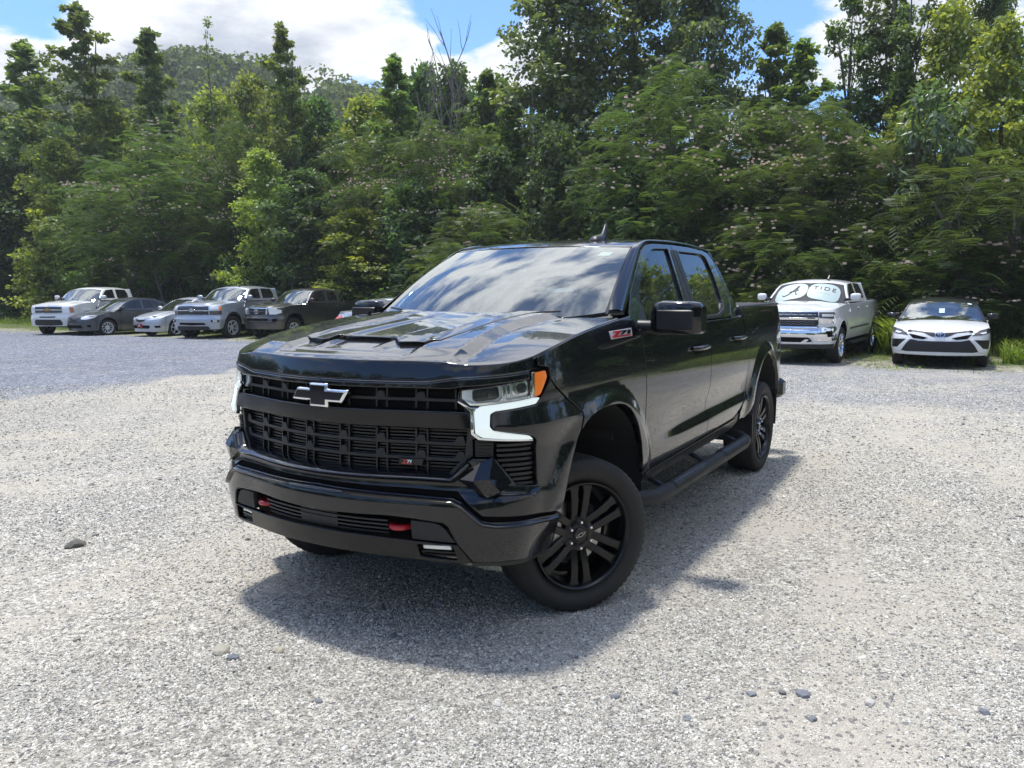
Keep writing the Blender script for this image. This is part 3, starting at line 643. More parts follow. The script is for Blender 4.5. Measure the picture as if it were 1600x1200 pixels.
# headlights
lampo = [(.736, 1.248), (.789, 1.257), (1.000, 1.281), (1.112, 1.290), (1.112, 1.322), (1.136, 1.326), (1.224, 1.330), (1.232, 1.294), (1.17, 1.215), (1.152, 1.201), (1.106, 1.199), (.84, 1.174), (.792, 1.174), (.735, 1.205)]
for mi in (False, True):
    HL = drape('headlight', lampo, S, -.055, .02, SATIN, TRUCK, mir=mi, bev=.002)
    for nm, pl, o, m_ in (('reflector', [(.745, 1.244), (1.105, 1.285), (1.108, 1.206), (.84, 1.178), (.79, 1.178), (.745, 1.208)], -.045, REFL),
                          ('lamp_bowl', round_poly([(.800, 1.248), (.930, 1.262), (.936, 1.216), (.915, 1.204), (.815, 1.195), (.800, 1.205)], .01), -.030, GLOSSB),
                          ('projector_ring', round_poly([(1.005, 1.277), (1.100, 1.284), (1.102, 1.226), (1.09, 1.218), (1.015, 1.216), (1.005, 1.225)], .015), -.028, CHROME),
                          ('projector_lens', round_poly([(1.022, 1.270), (1.088, 1.275), (1.090, 1.232), (1.03, 1.226)], .02), -.022, mat('dark_lens', (.02, .022, .025), .05, coat=1)),
                          ('lamp_cell', [(.822, 1.240), (.865, 1.244), (.868, 1.208), (.826, 1.204)], -.024, mat('lamp_cell_dark', (.012, .012, .014), .15, coat=1)),
                          ('lamp_cell', [(.876, 1.246), (.918, 1.250), (.920, 1.214), (.878, 1.209)], -.024, mat('lamp_cell_dark')),
                          ('chrome_blade', [(.760, 1.205), (.800, 1.188), (.930, 1.197), (.952, 1.214), (.975, 1.200), (1.105, 1.212), (1.105, 1.203), (.84, 1.178), (.79, 1.178)], -.022, CHROME),
                          ('divider_fin', [(.945, 1.266), (.962, 1.268), (.966, 1.214), (.948, 1.212)], -.018, CHROME),
                          ('divider_fin', [(.972, 1.268), (.990, 1.270), (.992, 1.216), (.974, 1.214)], -.026, CHROME),
                          ('chrome_post', [(1.114, 1.320), (1.133, 1.322), (1.122, 1.205), (1.104, 1.204)], -.008, CHROME),
                          ('turn_signal', round_poly([(1.138, 1.318), (1.216, 1.323), (1.224, 1.292), (1.165, 1.214), (1.126, 1.206)], .008), -.010, AMBER)):
        drape(nm, pl, S, o, .012, m_, HL, mir=mi, bev=.002, grid=.03)
    drl = round_poly([(.836, 1.176), (1.106, 1.201), (1.148, 1.201), (1.122, 1.176), (.906, 1.155), (.883, 1.143), (.879, 1.087), (.895, 1.067), (1.067, 1.034), (1.091, 1.014), (.845, 1.037), (.815, 1.057), (.810, 1.155)], [.012]*2+[0]+[.008]*10, 3)
    drape('daytime_running_lamp', drl, S, .002, .02, DRLM, HL, mir=mi, bev=.004, grid=.02)
    drape('daytime_lamp_rim', [(.736, 1.203), (.792, 1.172), (.836, 1.172), (.808, 1.160), (.809, 1.057), (.84, 1.033), (1.092, 1.012), (1.090, 1.006), (.828, 1.026), (.796, 1.052), (.793, 1.155), (.778, 1.168), (.734, 1.196)], S, .000, .02, CHROME, HL, mir=mi, bev=.002, grid=.03)
    drape('headlight_lens', [(.738, 1.246), (1.110, 1.287), (1.112, 1.204), (.84, 1.178), (.79, 1.178), (.738, 1.206)], S, -.001, .002, LENS, HL, mir=mi, bev=.002, grid=.03)
    # louvred corner panel
    LV = drape('corner_louver', [(.80, 1.025), (1.118, 1.005), (1.135, .790), (.80, .80)], S, -.060, .01, DARKV, TRUCK, mir=mi, bev=.001)
    for k in range(9):
        zz = 1.000-.0235*k; ul = .915 if zz > .935 else .915+(.935-zz)*.80; ur = 1.112+(1.0-zz)*.06
        drape('louver_slat', [(ul, zz), (ur, zz-.004), (ur, zz-.019), (ul, zz-.014)], S, -.022-.004*(k % 2), .02, SATIN, LV, mir=mi, bev=.003)
    drape('louver_side', [(.812, 1.018), (.900, 1.014), (.900, .940), (.812, .942)], S, -.026, .02, SATIN, LV, mir=mi, bev=.002)
    for k in range(5): drape('louver_rib', [(.815, 1.008-.0145*k), (.897, 1.006-.0145*k), (.897, 1.000-.0145*k), (.815, 1.002-.0145*k)], S, -.018, .008, SATIN, LV, mir=mi, bev=.001)
    # faceted fang on the bumper corner
    s_ = -1 if mi else 1
    q = lambda u_, z_, o_: tuple(S(s_*u_, z_, o_))
    V = [q(.722, .850, .012), q(.786, .932, .012), q(.838, .924, .012), q(.893, .944, .006), q(.980, .822, .004), q(.917, .792, .045), q(.862, .764, .010), q(.806, .845, .046), q(.872, .858, .058),
         q(.722, .850, -.03), q(.786, .932, -.03), q(.893, .942, -.03), q(.980, .822, -.03), q(.862, .764, -.03)]
    F = [(0, 7, 2, 1), (7, 8, 2), (2, 8, 3), (3, 8, 4), (8, 5, 4), (7, 6, 5, 8), (0, 6, 7), (0, 1, 10, 9), (1, 2, 3, 11, 10), (3, 4, 12, 11), (4, 5, 6, 13, 12), (6, 0, 9, 13)]
    mesh_obj('bumper_fang', V, F if s_ > 0 else [f[::-1] for f in F], BLACK, COVER)
    V = [q(.885, .752, .012), q(.930, .786, -.045), q(1.052, .772, -.045), q(1.112, .795, -.02), q(1.136, .776, .006), q(1.088, .745, .012), q(.93, .742, .012), q(.915, .768, .016), q(1.06, .758, .016)]
    F = [(0, 7, 1), (1, 7, 8, 2), (2, 8, 3), (3, 8, 4), (8, 5, 4), (6, 5, 8, 7), (0, 6, 7)]
    mesh_obj('corner_ledge', V, F[::-1] if s_ > 0 else [f[::-1] for f in F], BLACK, COVER)

# doors, bed sides
belt = 1.462
fd = [(2.384, belt), (2.407, 1.30), (2.415, 1.113), (2.407, 1.0), (2.404, .85), (2.427, .72), (2.467, .62), (2.50, .585), (2.60, .578), (3.10, .603), (3.655, .628), (3.664, .676), (3.673, .908), (3.70, 1.30), (3.708, belt)]
rd = [(3.714, belt), (3.706, 1.30), (3.679, .908), (3.670, .676), (3.661, .628), (4.02, .640), (4.37, .648), (4.45, .665), (4.55, .70), (4.70, .765), (4.775, .82), (4.785, .90), (4.74, 1.10), (4.665, 1.30), (4.628, belt)]
cabc = [(4.634, belt), (4.671, 1.30), (4.700, 1.21), (4.706, 1.22), (4.700, 1.35), (4.692, belt+.02)]
bed = [(4.700, 1.535), (4.706, 1.30), (4.720, 1.18), (4.791, .90), (4.781, .82), (4.71, .76), (4.66, .73), (4.60, .66), (4.64, .60), (4.78, .590), (4.86, .64), (4.925, .70), (4.947, .758), (5.00, .86), (5.075, .945), (5.15, 1.01), (5.24, 1.06), (5.34, 1.092), (5.46, 1.115), (5.60, 1.122), (5.717, 1.114), (5.79, 1.08), (5.86, 1.03), (5.93, .95), (5.985, .85), (6.03, .74), (6.07, .62), (6.12, .58), (6.28, .62), (6.285, .95),
       (6.30, 1.05), (6.285, 1.07), (6.285, 1.44), (6.31, 1.46), (6.28, 1.515), (6.20, 1.535)]
for mi in (False, True):
    s_ = -1 if mi else 1
    Gm = (lambda s_: (lambda a, b, off: np.stack([a+0*b, s_*(G(a, b)+off), b+0*a], -1)))(s_)
    FD = drape('front_door', fd, S, 0, .03, BLACK, TRUCK, mir=mi, grid=.03)
    RD = drape('rear_door', rd, S, 0, .03, BLACK, TRUCK, mir=mi, grid=.03)
    BD = drape('bed_side', bed, S, 0, .03, BLACK, TRUCK, mir=mi, grid=.03)
    drape('rocker_panel', [(2.50, .575), (3.2, .598), (4.45, .640), (4.60, .655), (4.62, .58), (4.45, .53), (2.52, .49)], S, -.012, .02, SATIN, TRUCK, mir=mi, grid=.05)
    drape('sill_moulding', [(2.505, .570), (3.2, .592), (4.47, .632), (4.47, .612), (3.2, .572), (2.505, .550)], S, .004, .02, GLOSSB, TRUCK, mir=mi, bev=.006)
    drape('fuel_door' if not mi else 'side_panel', round_poly([(4.841, 1.166), (4.99, 1.150), (5.03, 1.05), (4.93, .965), (4.795, .990), (4.788, 1.132)], .03), S, .0015, .004, BLACK, BD, mir=mi)
    for nm, dd, u0, z0 in (('a', FD, 3.28, 1.275), ('b', RD, 4.30, 1.290)):
        drape('handle_cup', round_poly([(u0+.02, z0+.035), (u0+.25, z0+.035), (u0+.25, z0-.03), (u0+.02, z0-.03)], .03), S, .0012, .002, DARKV, dd, mir=mi, bev=.001)
        hb = MB(); pt = [tuple(S(s_*(u0+t), z0+.012, o)) for t, o in ((0, .004), (.03, .030), (.10, .040), (.20, .040), (.27, .034), (.30, .008))]
        hb.tube(pt, [.013, .015, .016, .016, .015, .012], 10); hb.build('door_handle', BLACK, dd, auto=60)
    # window frames and glass on the leaning upper side
    fw = round_poly([(-.825, 1.480), (-.835, 1.530), (-1.002, 1.690), (-1.255, 1.860), (-1.40, 1.935), (-1.55, 1.975), (-1.852, 1.985), (-1.76, 1.62), (-1.735, 1.480)], [.01, .03, 0, 0, 0, .05, .01, 0, .01])
    ffo = [(-.668, 1.468), (-.700, 1.560), (-.853, 1.683), (-1.152, 1.867), (-1.300, 1.950), (-1.42, 1.995), (-1.56, 2.012), (-1.945, 2.020), (-1.93, 1.9), (-1.90, 1.62), (-1.895, 1.468)]
    FF = drape('front_door_frame', ffo, Gm, 0, .03, BLACK, FD, holes=[fw], grid=.04, bev=.003)
    rw = round_poly([(-2.07, 1.975), (-2.60, 1.972), (-2.705, 1.95), (-2.718, 1.78), (-2.68, 1.60), (-2.61, 1.525), (-2.45, 1.490), (-1.985, 1.482), (-2.005, 1.66)], [.01, 0, .04, 0, .03, .03, 0, .01, 0])
    rfo = round_poly([(-1.952, 2.020), (-2.35, 2.018), (-2.70, 2.000), (-2.80, 1.985), (-2.87, 1.92), (-2.885, 1.68), (-2.88, 1.60), (-2.76, 1.50), (-2.70, 1.468), (-1.903, 1.468), (-1.908, 1.62), (-1.937, 1.9)], [0, 0, 0, .03, .03, 0, .04, .03, 0, 0, 0, 0])
    RF = drape('rear_door_frame', rfo, Gm, 0, .03, BLACK, RD, holes=[rw], grid=.04, bev=.003)
    for nm, pl in (('pillar_cover', [(-1.79, 1.47), (-1.815, 1.62), (-1.885, 1.98), (-1.938, 1.985), (-1.928, 1.90), (-1.896, 1.62), (-1.89, 1.47)]), ('pillar_cover', [(-1.945, 1.985), (-2.045, 1.98), (-1.985, 1.66), (-1.965, 1.47), (-1.908, 1.47), (-1.915, 1.62)])):
        drape(nm, pl, Gm, .004, .006, SATIN, FF if 'x' == nm else TRUCK, grid=.05)
    drape('window_glass', [(-.80, 1.47), (-.81, 1.54), (-1.0, 1.71), (-1.25, 1.88), (-1.40, 1.955), (-1.56, 1.995), (-1.87, 1.995), (-1.77, 1.62), (-1.75, 1.47)], Gm, -.020, .004, SGLASS, FD, grid=.08, bev=.001)
    drape('window_glass', [(-2.05, 1.99), (-2.61, 1.985), (-2.72, 1.965), (-2.73, 1.78), (-2.69, 1.59), (-2.62, 1.515), (-2.45, 1.475), (-1.97, 1.47), (-1.99, 1.66)], Gm, -.020, .004, DGLASS, RD, grid=.08, bev=.001)
    drape('belt_moulding', [(-.82, 1.490), (-1.745, 1.492), (-1.745, 1.470), (-.82, 1.468)], Gm, .006, .012, SATIN, FD, grid=.06)
    drape('belt_moulding', [(-1.985, 1.494), (-2.45, 1.502), (-2.62, 1.537), (-2.70, 1.605), (-2.715, 1.600), (-2.64, 1.518), (-2.46, 1.480), (-1.985, 1.472)], Gm, .006, .012, SATIN, RD, grid=.06)
    drape('mirror_patch', [(-.80, 1.475), (-.80, 1.535), (-.96, 1.64), (-.955, 1.475)], Gm, -.008, .012, SATIN, FD, grid=.06)
    # rear cab corner
    drape('cab_corner', [(-2.82, 1.995), (-2.885, 1.925), (-2.898, 1.68), (-2.893, 1.59), (-2.77, 1.49), (-2.77, 1.445), (-3.035, 1.445), (-3.035, 1.578), (-3.005, 1.726), (-2.945, 1.866), (-2.885, 1.99), (-2.84, 2.02)], Gm, 0, .04, BLACK, TRUCK, grid=.04, bev=.012)
    drape('cab_corner', cabc, S, -.002, .03, BLACK, TRUCK, mir=mi)
    # A pillar, roof rail
    O = [(-.62, G(0, 1.560), 1.560), (-.853, G(0, 1.690), 1.690), (-1.152, G(0, 1.874), 1.874), (-1.300, G(0, 1.957), 1.957), (-1.42, G(0, 2.002), 2.002), (-1.56, G(0, 2.019), 2.019), (-1.95, G(0, 2.027), 2.027), (-2.35, G(0, 2.025), 2.025), (-2.70, G(0, 2.008), 2.008), (-2.83, G(0, 1.993), 1.993)]
    I = [(-.535, .848, 1.580), (-.78, .79, 1.735), (-1.08, .732, 1.905), (-1.222, .708, 1.979), (-1.34, .69, 2.012), (-1.54, .665, 2.035), (-1.95, .655, 2.050), (-2.35, .655, 2.045), (-2.70, .66, 2.025), (-2.85, .67, 2.005)]
    O_, I_ = [spl(np.arange(10), np.array(q_)) for q_ in (O, I)]
    V = []; n = 9; tt = np.linspace(0, 9, 46)
    for t in tt:
        a, b = O_(t), I_(t)
        for k in range(n):
            s = k/(n-1); p = a+(b-a)*s; bl = .020*math.sin(math.pi*s)
            V.append((p[0]+bl*.15, s_*(p[1]+bl*.8), p[2]+bl*.55))
    F = [(i*n+k, i*n+k+1, (i+1)*n+k+1, (i+1)*n+k) for i in range(45) for k in range(n-1)]
    mesh_obj('roof_rail', V, F if s_ < 0 else [f[::-1] for f in F], BLACK, TRUCK, smooth=True)
    # mirror
    MR = MB()
    secs = [(1.02, .040, .050, 1.515), (1.05, .085, .093, 1.527), (1.10, .105, .100, 1.532), (1.25, .100, .098, 1.530), (1.305, .085, .092, 1.527), (1.325, .055, .075, 1.524)]
    V = []; n = 20
    for y, dx, dzz, zc in secs:
        for k in range(n):
            a = 2*math.pi*k/n; ca, sa = math.cos(a), math.sin(a); e = .38
            V.append((-.79-.10*(y-1.05)+dx*math.copysign(abs(ca)**e, ca)*(1 if ca < 0 else .8), s_*y, zc+dzz*math.copysign(abs(sa)**e, sa)))
    F = [(i*n+k, i*n+(k+1) % n, (i+1)*n+(k+1) % n, (i+1)*n+k) for i in range(5) for k in range(n)]+[tuple(range(n)), tuple(range(5*n, 6*n))[::-1]]
    mr = mesh_obj('wing_mirror', V, F if s_ > 0 else [f[::-1] for f in F], BLACK, TRUCK, auto=50)
    mb = MB(); mb.tube([(-.80, s_*.90, 1.47), (-.81, s_*.97, 1.475), (-.80, s_*1.06, 1.475)], [.045, .038, .035], 12); mb.build('mirror_arm', SATIN, mr)
    mb = MB(); mb.box((-.712, s_*1.185, 1.520), (.02, .22, .115), ch=.006); mb.build('mirror_front_trim', SATIN, mr)
    mb = MB(); mb.box((-.885, s_*1.18, 1.530), (.012, .24, .160), ch=.004); mb.build('mirror_glass', CHROME, mr)
    # running board
    mb = MB(); mb.tube([(-.52, s_*.90, .46), (-.60, s_*1.01, .452), (-.70, s_*1.07, .445), (-.9, s_*1.08, .44), (-1.8, s_*1.08, .44), (-2.7, s_*1.08, .44), (-2.84, s_*1.06, .443), (-2.92, s_*.99, .455), (-2.96, s_*.90, .46)], .050, 18)
    rb = mb.build('running_board', TEXT_P, TRUCK, auto=60)
    for x0, x1 in ((-.98, -1.62), (-2.08, -2.72)):
        V = []; n = 9
        for i in range(25):
            x = x0+(x1-x0)*i/24
            for k in range(n):
                a = math.pi*(.08+.84*k/(n-1)); r = .0535+(.0015 if i in (0, 24) else .003*(i % 2))*(1 if 1 < k < 7 else 0); V.append((x, s_*(1.08+r*math.cos(a)*1.02), .44+r*math.sin(a)))
        F = [(i*n+k, i*n+k+1, (i+1)*n+k+1, (i+1)*n+k) for i in range(24) for k in range(n-1)]
        mesh_obj('step_pad', V, F if s_ > 0 else [f[::-1] for f in F], SATIN, rb)
    for x in (-1.0, -1.85, -2.7): mb = MB(); mb.tube([(x, s_*.72, .56), (x, s_*.9, .50), (x, s_*1.04, .445)], .018, 8); mb.build('board_bracket', SATIN, rb)
    # wheel wells
    for x0, zc, r, nm in ((-.12, .50, .585, 'wheel_liner'), (-3.79, .53, .585, 'wheel_liner')):
        V = []; 
        for k in range(25):
            a = math.pi*((.10 if x0 > -1 else -.10)+(1.0 if x0 > -1 else 1.2)*k/24)
            for y in (.995 if x0 > -1 else .965, .55): V.append((x0+r*math.cos(a), s_*y, zc+r*math.sin(a)))
        V += [(x0+r*math.cos(math.pi*((.10 if x0 > -1 else -.10)+(1.0 if x0 > -1 else 1.2)*k/24)), s_*.55, zc+r*math.sin(math.pi*((.10 if x0 > -1 else -.10)+(1.0 if x0 > -1 else 1.2)*k/24))) for k in range(25)]
        F = [(2*k, 2*k+1, 2*k+3, 2*k+2) for k in range(24)]+[tuple(range(50, 75))]
        mesh_obj(nm, V, F, mat('liner_plastic', (.012, .012, .013), .75, bump=(60, .2)), TRUCK)
    mb = MB(); mb.box((-3.26, s_*.93, .47), (.02, .17, .26), ch=.004); mb.build('mud_flap', SATIN, TRUCK)
    # tail lamp
    drape('tail_lamp', [(6.292, 1.44), (6.292, 1.075), (6.335, 1.07), (6.42, 1.09), (6.42, 1.44)], S, .004, .03, REDL, TRUCK, mir=mi)
    tl = drape('tail_badge', [(5.80, 1.500), (6.21, 1.500), (6.235, 1.452), (5.90, 1.448)], S, .001, .001, BLACK, BD, mir=mi, bev=.0005)

# windscreen surface: s across -1..1, t up 0..1
def WS(s, t, off=0.):
    s = np.asarray(s, float); t = np.asarray(t, float)
    hy = .84+(.706-.84)*t; y = s*hy
    xc = -.235+(-1.095+.235)*t; xe = -.545+(-1.222+.545)*t
    zc = 1.520+(1.992-1.520)*t+.030*np.sin(np.pi*t); ze = 1.580+(1.979-1.580)*t+.022*np.sin(np.pi*t)
    k = np.abs(s)**2.2; x = xc+(xe-xc)*k; z = zc+(ze-zc)*k
    n = np.stack([.50+0*s, .18*s, .86+0*s], -1); n /= np.linalg.norm(n, axis=-1)[..., None]
    return np.stack([x, y, z], -1)+n*np.asarray(off)
drape('windscreen', [(-.985, -.02), (.985, -.02), (.985, .985), (-.985, .985)], WS, -.004, .003, WGLASS, TRUCK, grid=.05, bev=.001)
frit = [(-1.0, -.03), (1.0, -.03), (1.0, 1.0), (-1.0, 1.0)]; gl = round_poly([(-.90, .07), (.90, .07), (.915, .925), (-.915, .925)], .10, 6)
wf = drape('windscreen_surround', frit, WS, -.010, .004, GLOSSB, TRUCK, holes=[gl], grid=.05, bev=.001)
drape('cowl_panel', [(-1.03, -.02), (1.03, -.02), (1.03, -.16), (-1.03, -.16)], lambda a, b, o: WS(a, b, o), -.02, .01, SATIN, TRUCK, grid=.06)
for s0, s1 in ((-.15, .72), (-.85, -.05)):
    pts = [WS(s0+(s1-s0)*k/8, .015+.02*math.sin(k/8*3), .018) for k in range(9)]
    mb = MB(); mb.tube([tuple(p) for p in pts], .006, 6); mb.build('wiper', SATIN, TRUCK)
drape('inspection_sticker', [(.76, .90), (.86, .90), (.84, .83), (.74, .83)], WS, -.0085, .001, PAPER, TRUCK, grid=.1, bev=.0005)
drape('dashboard_label', [(.53, .335), (.72, .335), (.715, .29), (.52, .29)], WS, -.0085, .001, PAPER, TRUCK, grid=.1, bev=.0005)
# roof
def RO(y, x, off=0.):
    y = np.asarray(y, float); x = np.asarray(x, float); xs = np.clip(x, -3, -1)
    zc = np.interp(xs, [-2.95, -2.8, -2.6, -2.3, -1.9, -1.6, -1.35, -1.2, -1.09], [2.00, 2.030, 2.049, 2.066, 2.070, 2.062, 2.040, 2.016, 1.992])
    ze = np.interp(xs, [-2.95, -2.85, -2.70, -2.35, -1.95, -1.54, -1.34, -1.222, -1.1], [1.99, 2.005, 2.025, 2.045, 2.050, 2.035, 2.012, 1.979, 1.93])
    k = (np.abs(y)/.68)**2.4; z = zc+(ze-zc)*k
    return np.stack([x+0*y, y+0*x, z+off], -1)
rl = [(float(WS(s, 1.0)[1]), float(WS(s, 1.0)[0])-.004) for s in np.linspace(-.995, .995, 21)]
roofp = rl+[(.688, -1.34), (.663, -1.54), (.653, -1.95), (.653, -2.35), (.658, -2.70), (.66, -2.84), (.40, -2.90), (0, -2.92), (-.40, -2.90), (-.66, -2.84), (-.658, -2.70), (-.653, -2.35), (-.653, -1.95), (-.663, -1.54), (-.688, -1.34)]
ROOF = drape('roof', roofp, RO, 0, .02, BLACK, TRUCK, grid=.05, bev=.004, back=True)
mb = MB(); 
V = []; secs = [(-1.325, .022, .008), (-1.345, .038, .034), (-1.42, .040, .040), (-1.47, .032, .050), (-1.50, .020, .112), (-1.525, .010, .132)]
for x, wdt, hh in secs:
    z0 = 2.043+(-1.345-x)*.05
    for k in range(9):
        a = math.pi*k/8; V.append((x-(.0 if k in (0, 8) else .02*hh*10), .37+wdt*math.cos(a), z0-.01+hh*math.sin(a)))
F = [(i*9+k, i*9+k+1, (i+1)*9+k+1, (i+1)*9+k) for i in range(5) for k in range(8)]+[tuple(range(8, -1, -1)), tuple(range(45, 54))]
mesh_obj('roof_antenna', V, F, SATIN, ROOF, auto=60)
# cab rear wall, bed, tailgate, rear bumper
mb = MB(); mb.add([(-3.03, -.93, 1.30), (-3.03, .93, 1.30), (-3.03, .90, 1.58), (-2.87, .72, 1.99), (-2.87, -.72, 1.99), (-3.03, -.90, 1.58)], [(0, 1, 2, 5), (5, 2, 3, 4)]); mb.build('cab_rear_wall', BLACK, TRUCK)
mb = MB(); mb.add([(-3.025, -.62, 1.60), (-3.025, .62, 1.60), (-2.92, .60, 1.90), (-2.92, -.60, 1.90)], [(0, 1, 2, 3)]); 
o = mb.build('rear_window', DGLASS, TRUCK); o.location.x = -.006
mb = MB(); mb.box((-3.76, 0, 1.538), (1.40, 1.80, .025), ch=.008); mb.build('bed_cover', TEXT_P, TRUCK)
for s_ in (1, -1):
    mb = MB(); mb.box((-3.76, s_*.905, 1.538), (1.42, .055, .022), ch=.008); mb.build('bed_rail_cap', SATIN, TRUCK)
mb = MB(); mb.box((-4.665, 0, 1.24), (.05, 1.60, .56), ch=.015); tg = mb.build('tailgate', BLACK, TRUCK)
mb = MB(); mb.box((-4.78, 0, .66), (.20, 1.90, .20), ch=.04); mb.build('rear_bumper', GLOSSB, TRUCK)
mb = MB(); mb.box((-3.95, 0, .95), (1.35, 1.30, .06)); mb.box((-4.3, .6, .75), (.7, .1, .1)); mb.build('bed_floor', DARKV, TRUCK)
# underbody
mb = MB()
for s_ in (1, -1): mb.box((-1.9, s_*.42, .52), (5.2, .10, .16))
mb.box((-1.9, 0, .60), (2.3, 1.50, .10)); mb.box((-1.7, .05, .50), (1.2, .28, .16)); mb.box((-3.0, -.45, .50), (1.0, .35, .22)); mb.box((.0, 0, .55), (.5, .9, .22)); mb.box((.45, 0, .60), (.5, 1.25, .08))
mb.tube([(-3.745, -.80, .42), (-3.745, .80, .42)], .055, 10); mb.tube([(-3.745, -.12, .42), (-3.745, .12, .42)], .15, 12); mb.tube([(0, -.7, .42), (0, .7, .42)], .03, 8)
for s_ in (1, -1): mb.box((.0, s_*.62, .42), (.14, .3, .12))
mb.build('chassis', DARKV, TRUCK)
# cabin
mb = MB(); V = []
prof_ = [(-.62, 1.36), (-.60, 1.50), (-.78, 1.535), (-1.05, 1.54), (-1.20, 1.50), (-1.24, 1.36), (-1.15, 1.15)]
for i in range(9):
    y = -.80+1.6*i/8
    for x, z in prof_: V.append((x-.10*(abs(y)/.8)**2, y, z+(.02 if (i in (5, 6, 7) and x < -1.0) else 0)))
mesh_obj('dashboard', V, [(i*7+k, i*7+k+1, (i+1)*7+k+1, (i+1)*7+k) for i in range(8) for k in range(6)], INTER, TRUCK, smooth=True)
mb = MB(); c0 = Vector((-1.42, .38, 1.46)); ax = Vector((.80, 0, -.45)).normalized(); e1 = Vector((0, 1, 0)); e2 = ax.cross(e1)
mb.tube([c0+(e1*math.cos(a)+e2*math.sin(a))*.185 for a in np.linspace(0, 2*math.pi, 29)], .017, 8, cap=False)
mb.box(tuple(c0+ax*.02), (.06, .15, .12), ch=.02)
for a in (0, math.pi, math.pi*1.5): mb.tube([c0, c0+(e1*math.cos(a)+e2*math.sin(a))*.18], .014, 6)
mb.build('steering_wheel', INTER, TRUCK)
def seat(x, y, wd, hd=True):
    st = MB(); st.box((x+.18, y, 1.12), (.52, wd, .20), ch=.05)
    s0 = MB(); V = []
    for k, (dx, z, w_) in enumerate(((0, 1.12, 1.0), (-.03, 1.35, 1.0), (-.09, 1.60, .92), (-.13, 1.70, .70))):
        for sx in (1, -1):
            for sy in (1, -1): V.append((x-.12+dx+sx*.055*(1 if k < 3 else .6), y+sy*wd*.5*w_, z))
    F = []
    for k in range(3):
        a = k*4; F += [(a, a+1, a+5, a+4), (a+3, a+2, a+6, a+7), (a+2, a, a+4, a+6), (a+1, a+3, a+7, a+5)]
    F.append((12, 13, 15, 14)); st.add(V, F); o = st.build('seat', SEATM, TRUCK)
    if hd: h_ = MB(); h_.box((x-.26, y, 1.80), (.09, .24, .17), ch=.035); h_.tube([(x-.26, y-.06, 1.66), (x-.26, y-.06, 1.76)], .006, 6); h_.tube([(x-.26, y+.06, 1.66), (x-.26, y+.06, 1.76)], .006, 6); h_.build('headrest', SEATM, o)
seat(-1.75, .38, .52); seat(-1.75, -.38, .52); seat(-2.62, 0, 1.40, False)
mb = MB()
for y in (.4, -.4): mb.box((-2.80, y, 1.76), (.08, .26, .15), ch=.03)
mb.build('rear_headrest', SEATM, TRUCK)
mb = MB(); mb.box((-1.9, 0, .82), (2.5, 1.7, .06)); mb.box((-.62, 0, 1.1), (.06, 1.7, .6)); mb.build('cabin_floor', INTER, TRUCK)
mb = MB(); mb.box((-1.30, 0, 1.865), (.03, .24, .075), ch=.012); mb.tube([(-1.30, 0, 1.89), (-1.24, 0, 1.95)], .01, 6); mb.build('rear_view_mirror', INTER, TRUCK)
# window sticker hanging inside the side glass
mb = MB(); mb.box((-1.50, .80, 1.665), (.16, .004, .05)); mb.box((-1.50, .80, 1.58), (.13, .004, .12)); mb.build('window_sticker', mat('faded_sticker', (.30, .36, .34), .6), TRUCK)
# whip antenna standing at the far front fender
mb = MB(); mb.tube([(-.42, -.88, 1.50), (-.42, -.88, 1.56)], .014, 8); mb.tube([(-.42, -.88, 1.56), (-.43, -.88, 2.20)], .0016, 5); mb.build('whip_antenna', SATIN, TRUCK)

# ---------------------------------------------------------------- wheels
def tyre_mesh(R, rr, wd, na=180, tread=True):
    """lathe with grooves; blocks are cut across the shoulders"""
    w2 = wd/2
    prof_ = [(rr-.012, -w2*.62), (rr+.004, -w2*.78), (rr+.022, -w2*.86), (rr+(R-rr)*.35, -w2*.985), (rr+(R-rr)*.58, -w2*1.0), (R-.042, -w2*.965), (R-.026, -w2*.925), (R-.012, -w2*.87)]
    gr = [-.80, -.60, -.585, -.515, -.50, -.19, -.175, -.105, -.09, .09, .105, .175, .19, .50, .515, .585, .60, .80]
    for g in gr:
        deep = any(lo-.001 <= g <= hi+.001 and abs(g-lo) > .001 and abs(g-hi) > .001 for lo, hi in ((-.601, -.499), (-.191, -.089), (.089, .191), (.499, .601)))
        prof_.append((R-.004*g*g*2-(.009 if (g in (-.585, -.515, -.175, -.105, .105, .175, .515, .585) and tread) else 0), w2*g))
    prof_ += [(r, -h) for r, h in reversed(prof_[:8])]
    P = np.array(prof_); m = len(P); a = np.arange(na)*2*np.pi/na
    Rm = np.repeat(P[None, :, 0], na, 0)
    if tread:
        cut = (np.arange(na) % 3 == 0)
        for j in range(m):
            if P[j, 0] > R-.03 and abs(P[j, 1]) > w2*.62: Rm[cut, j] -= .007
    V = np.stack([Rm*np.cos(a)[:, None], np.repeat(P[None, :, 1], na, 0), Rm*np.sin(a)[:, None]], -1).reshape(-1, 3)
    i, j = np.meshgrid(np.arange(na), np.arange(m-1), indexing='ij'); i2 = (i+1) % na
    Q = np.stack([i*m+j, i*m+j+1, i2*m+j+1, i2*m+j], -1).reshape(-1, 4)
    return V, Q
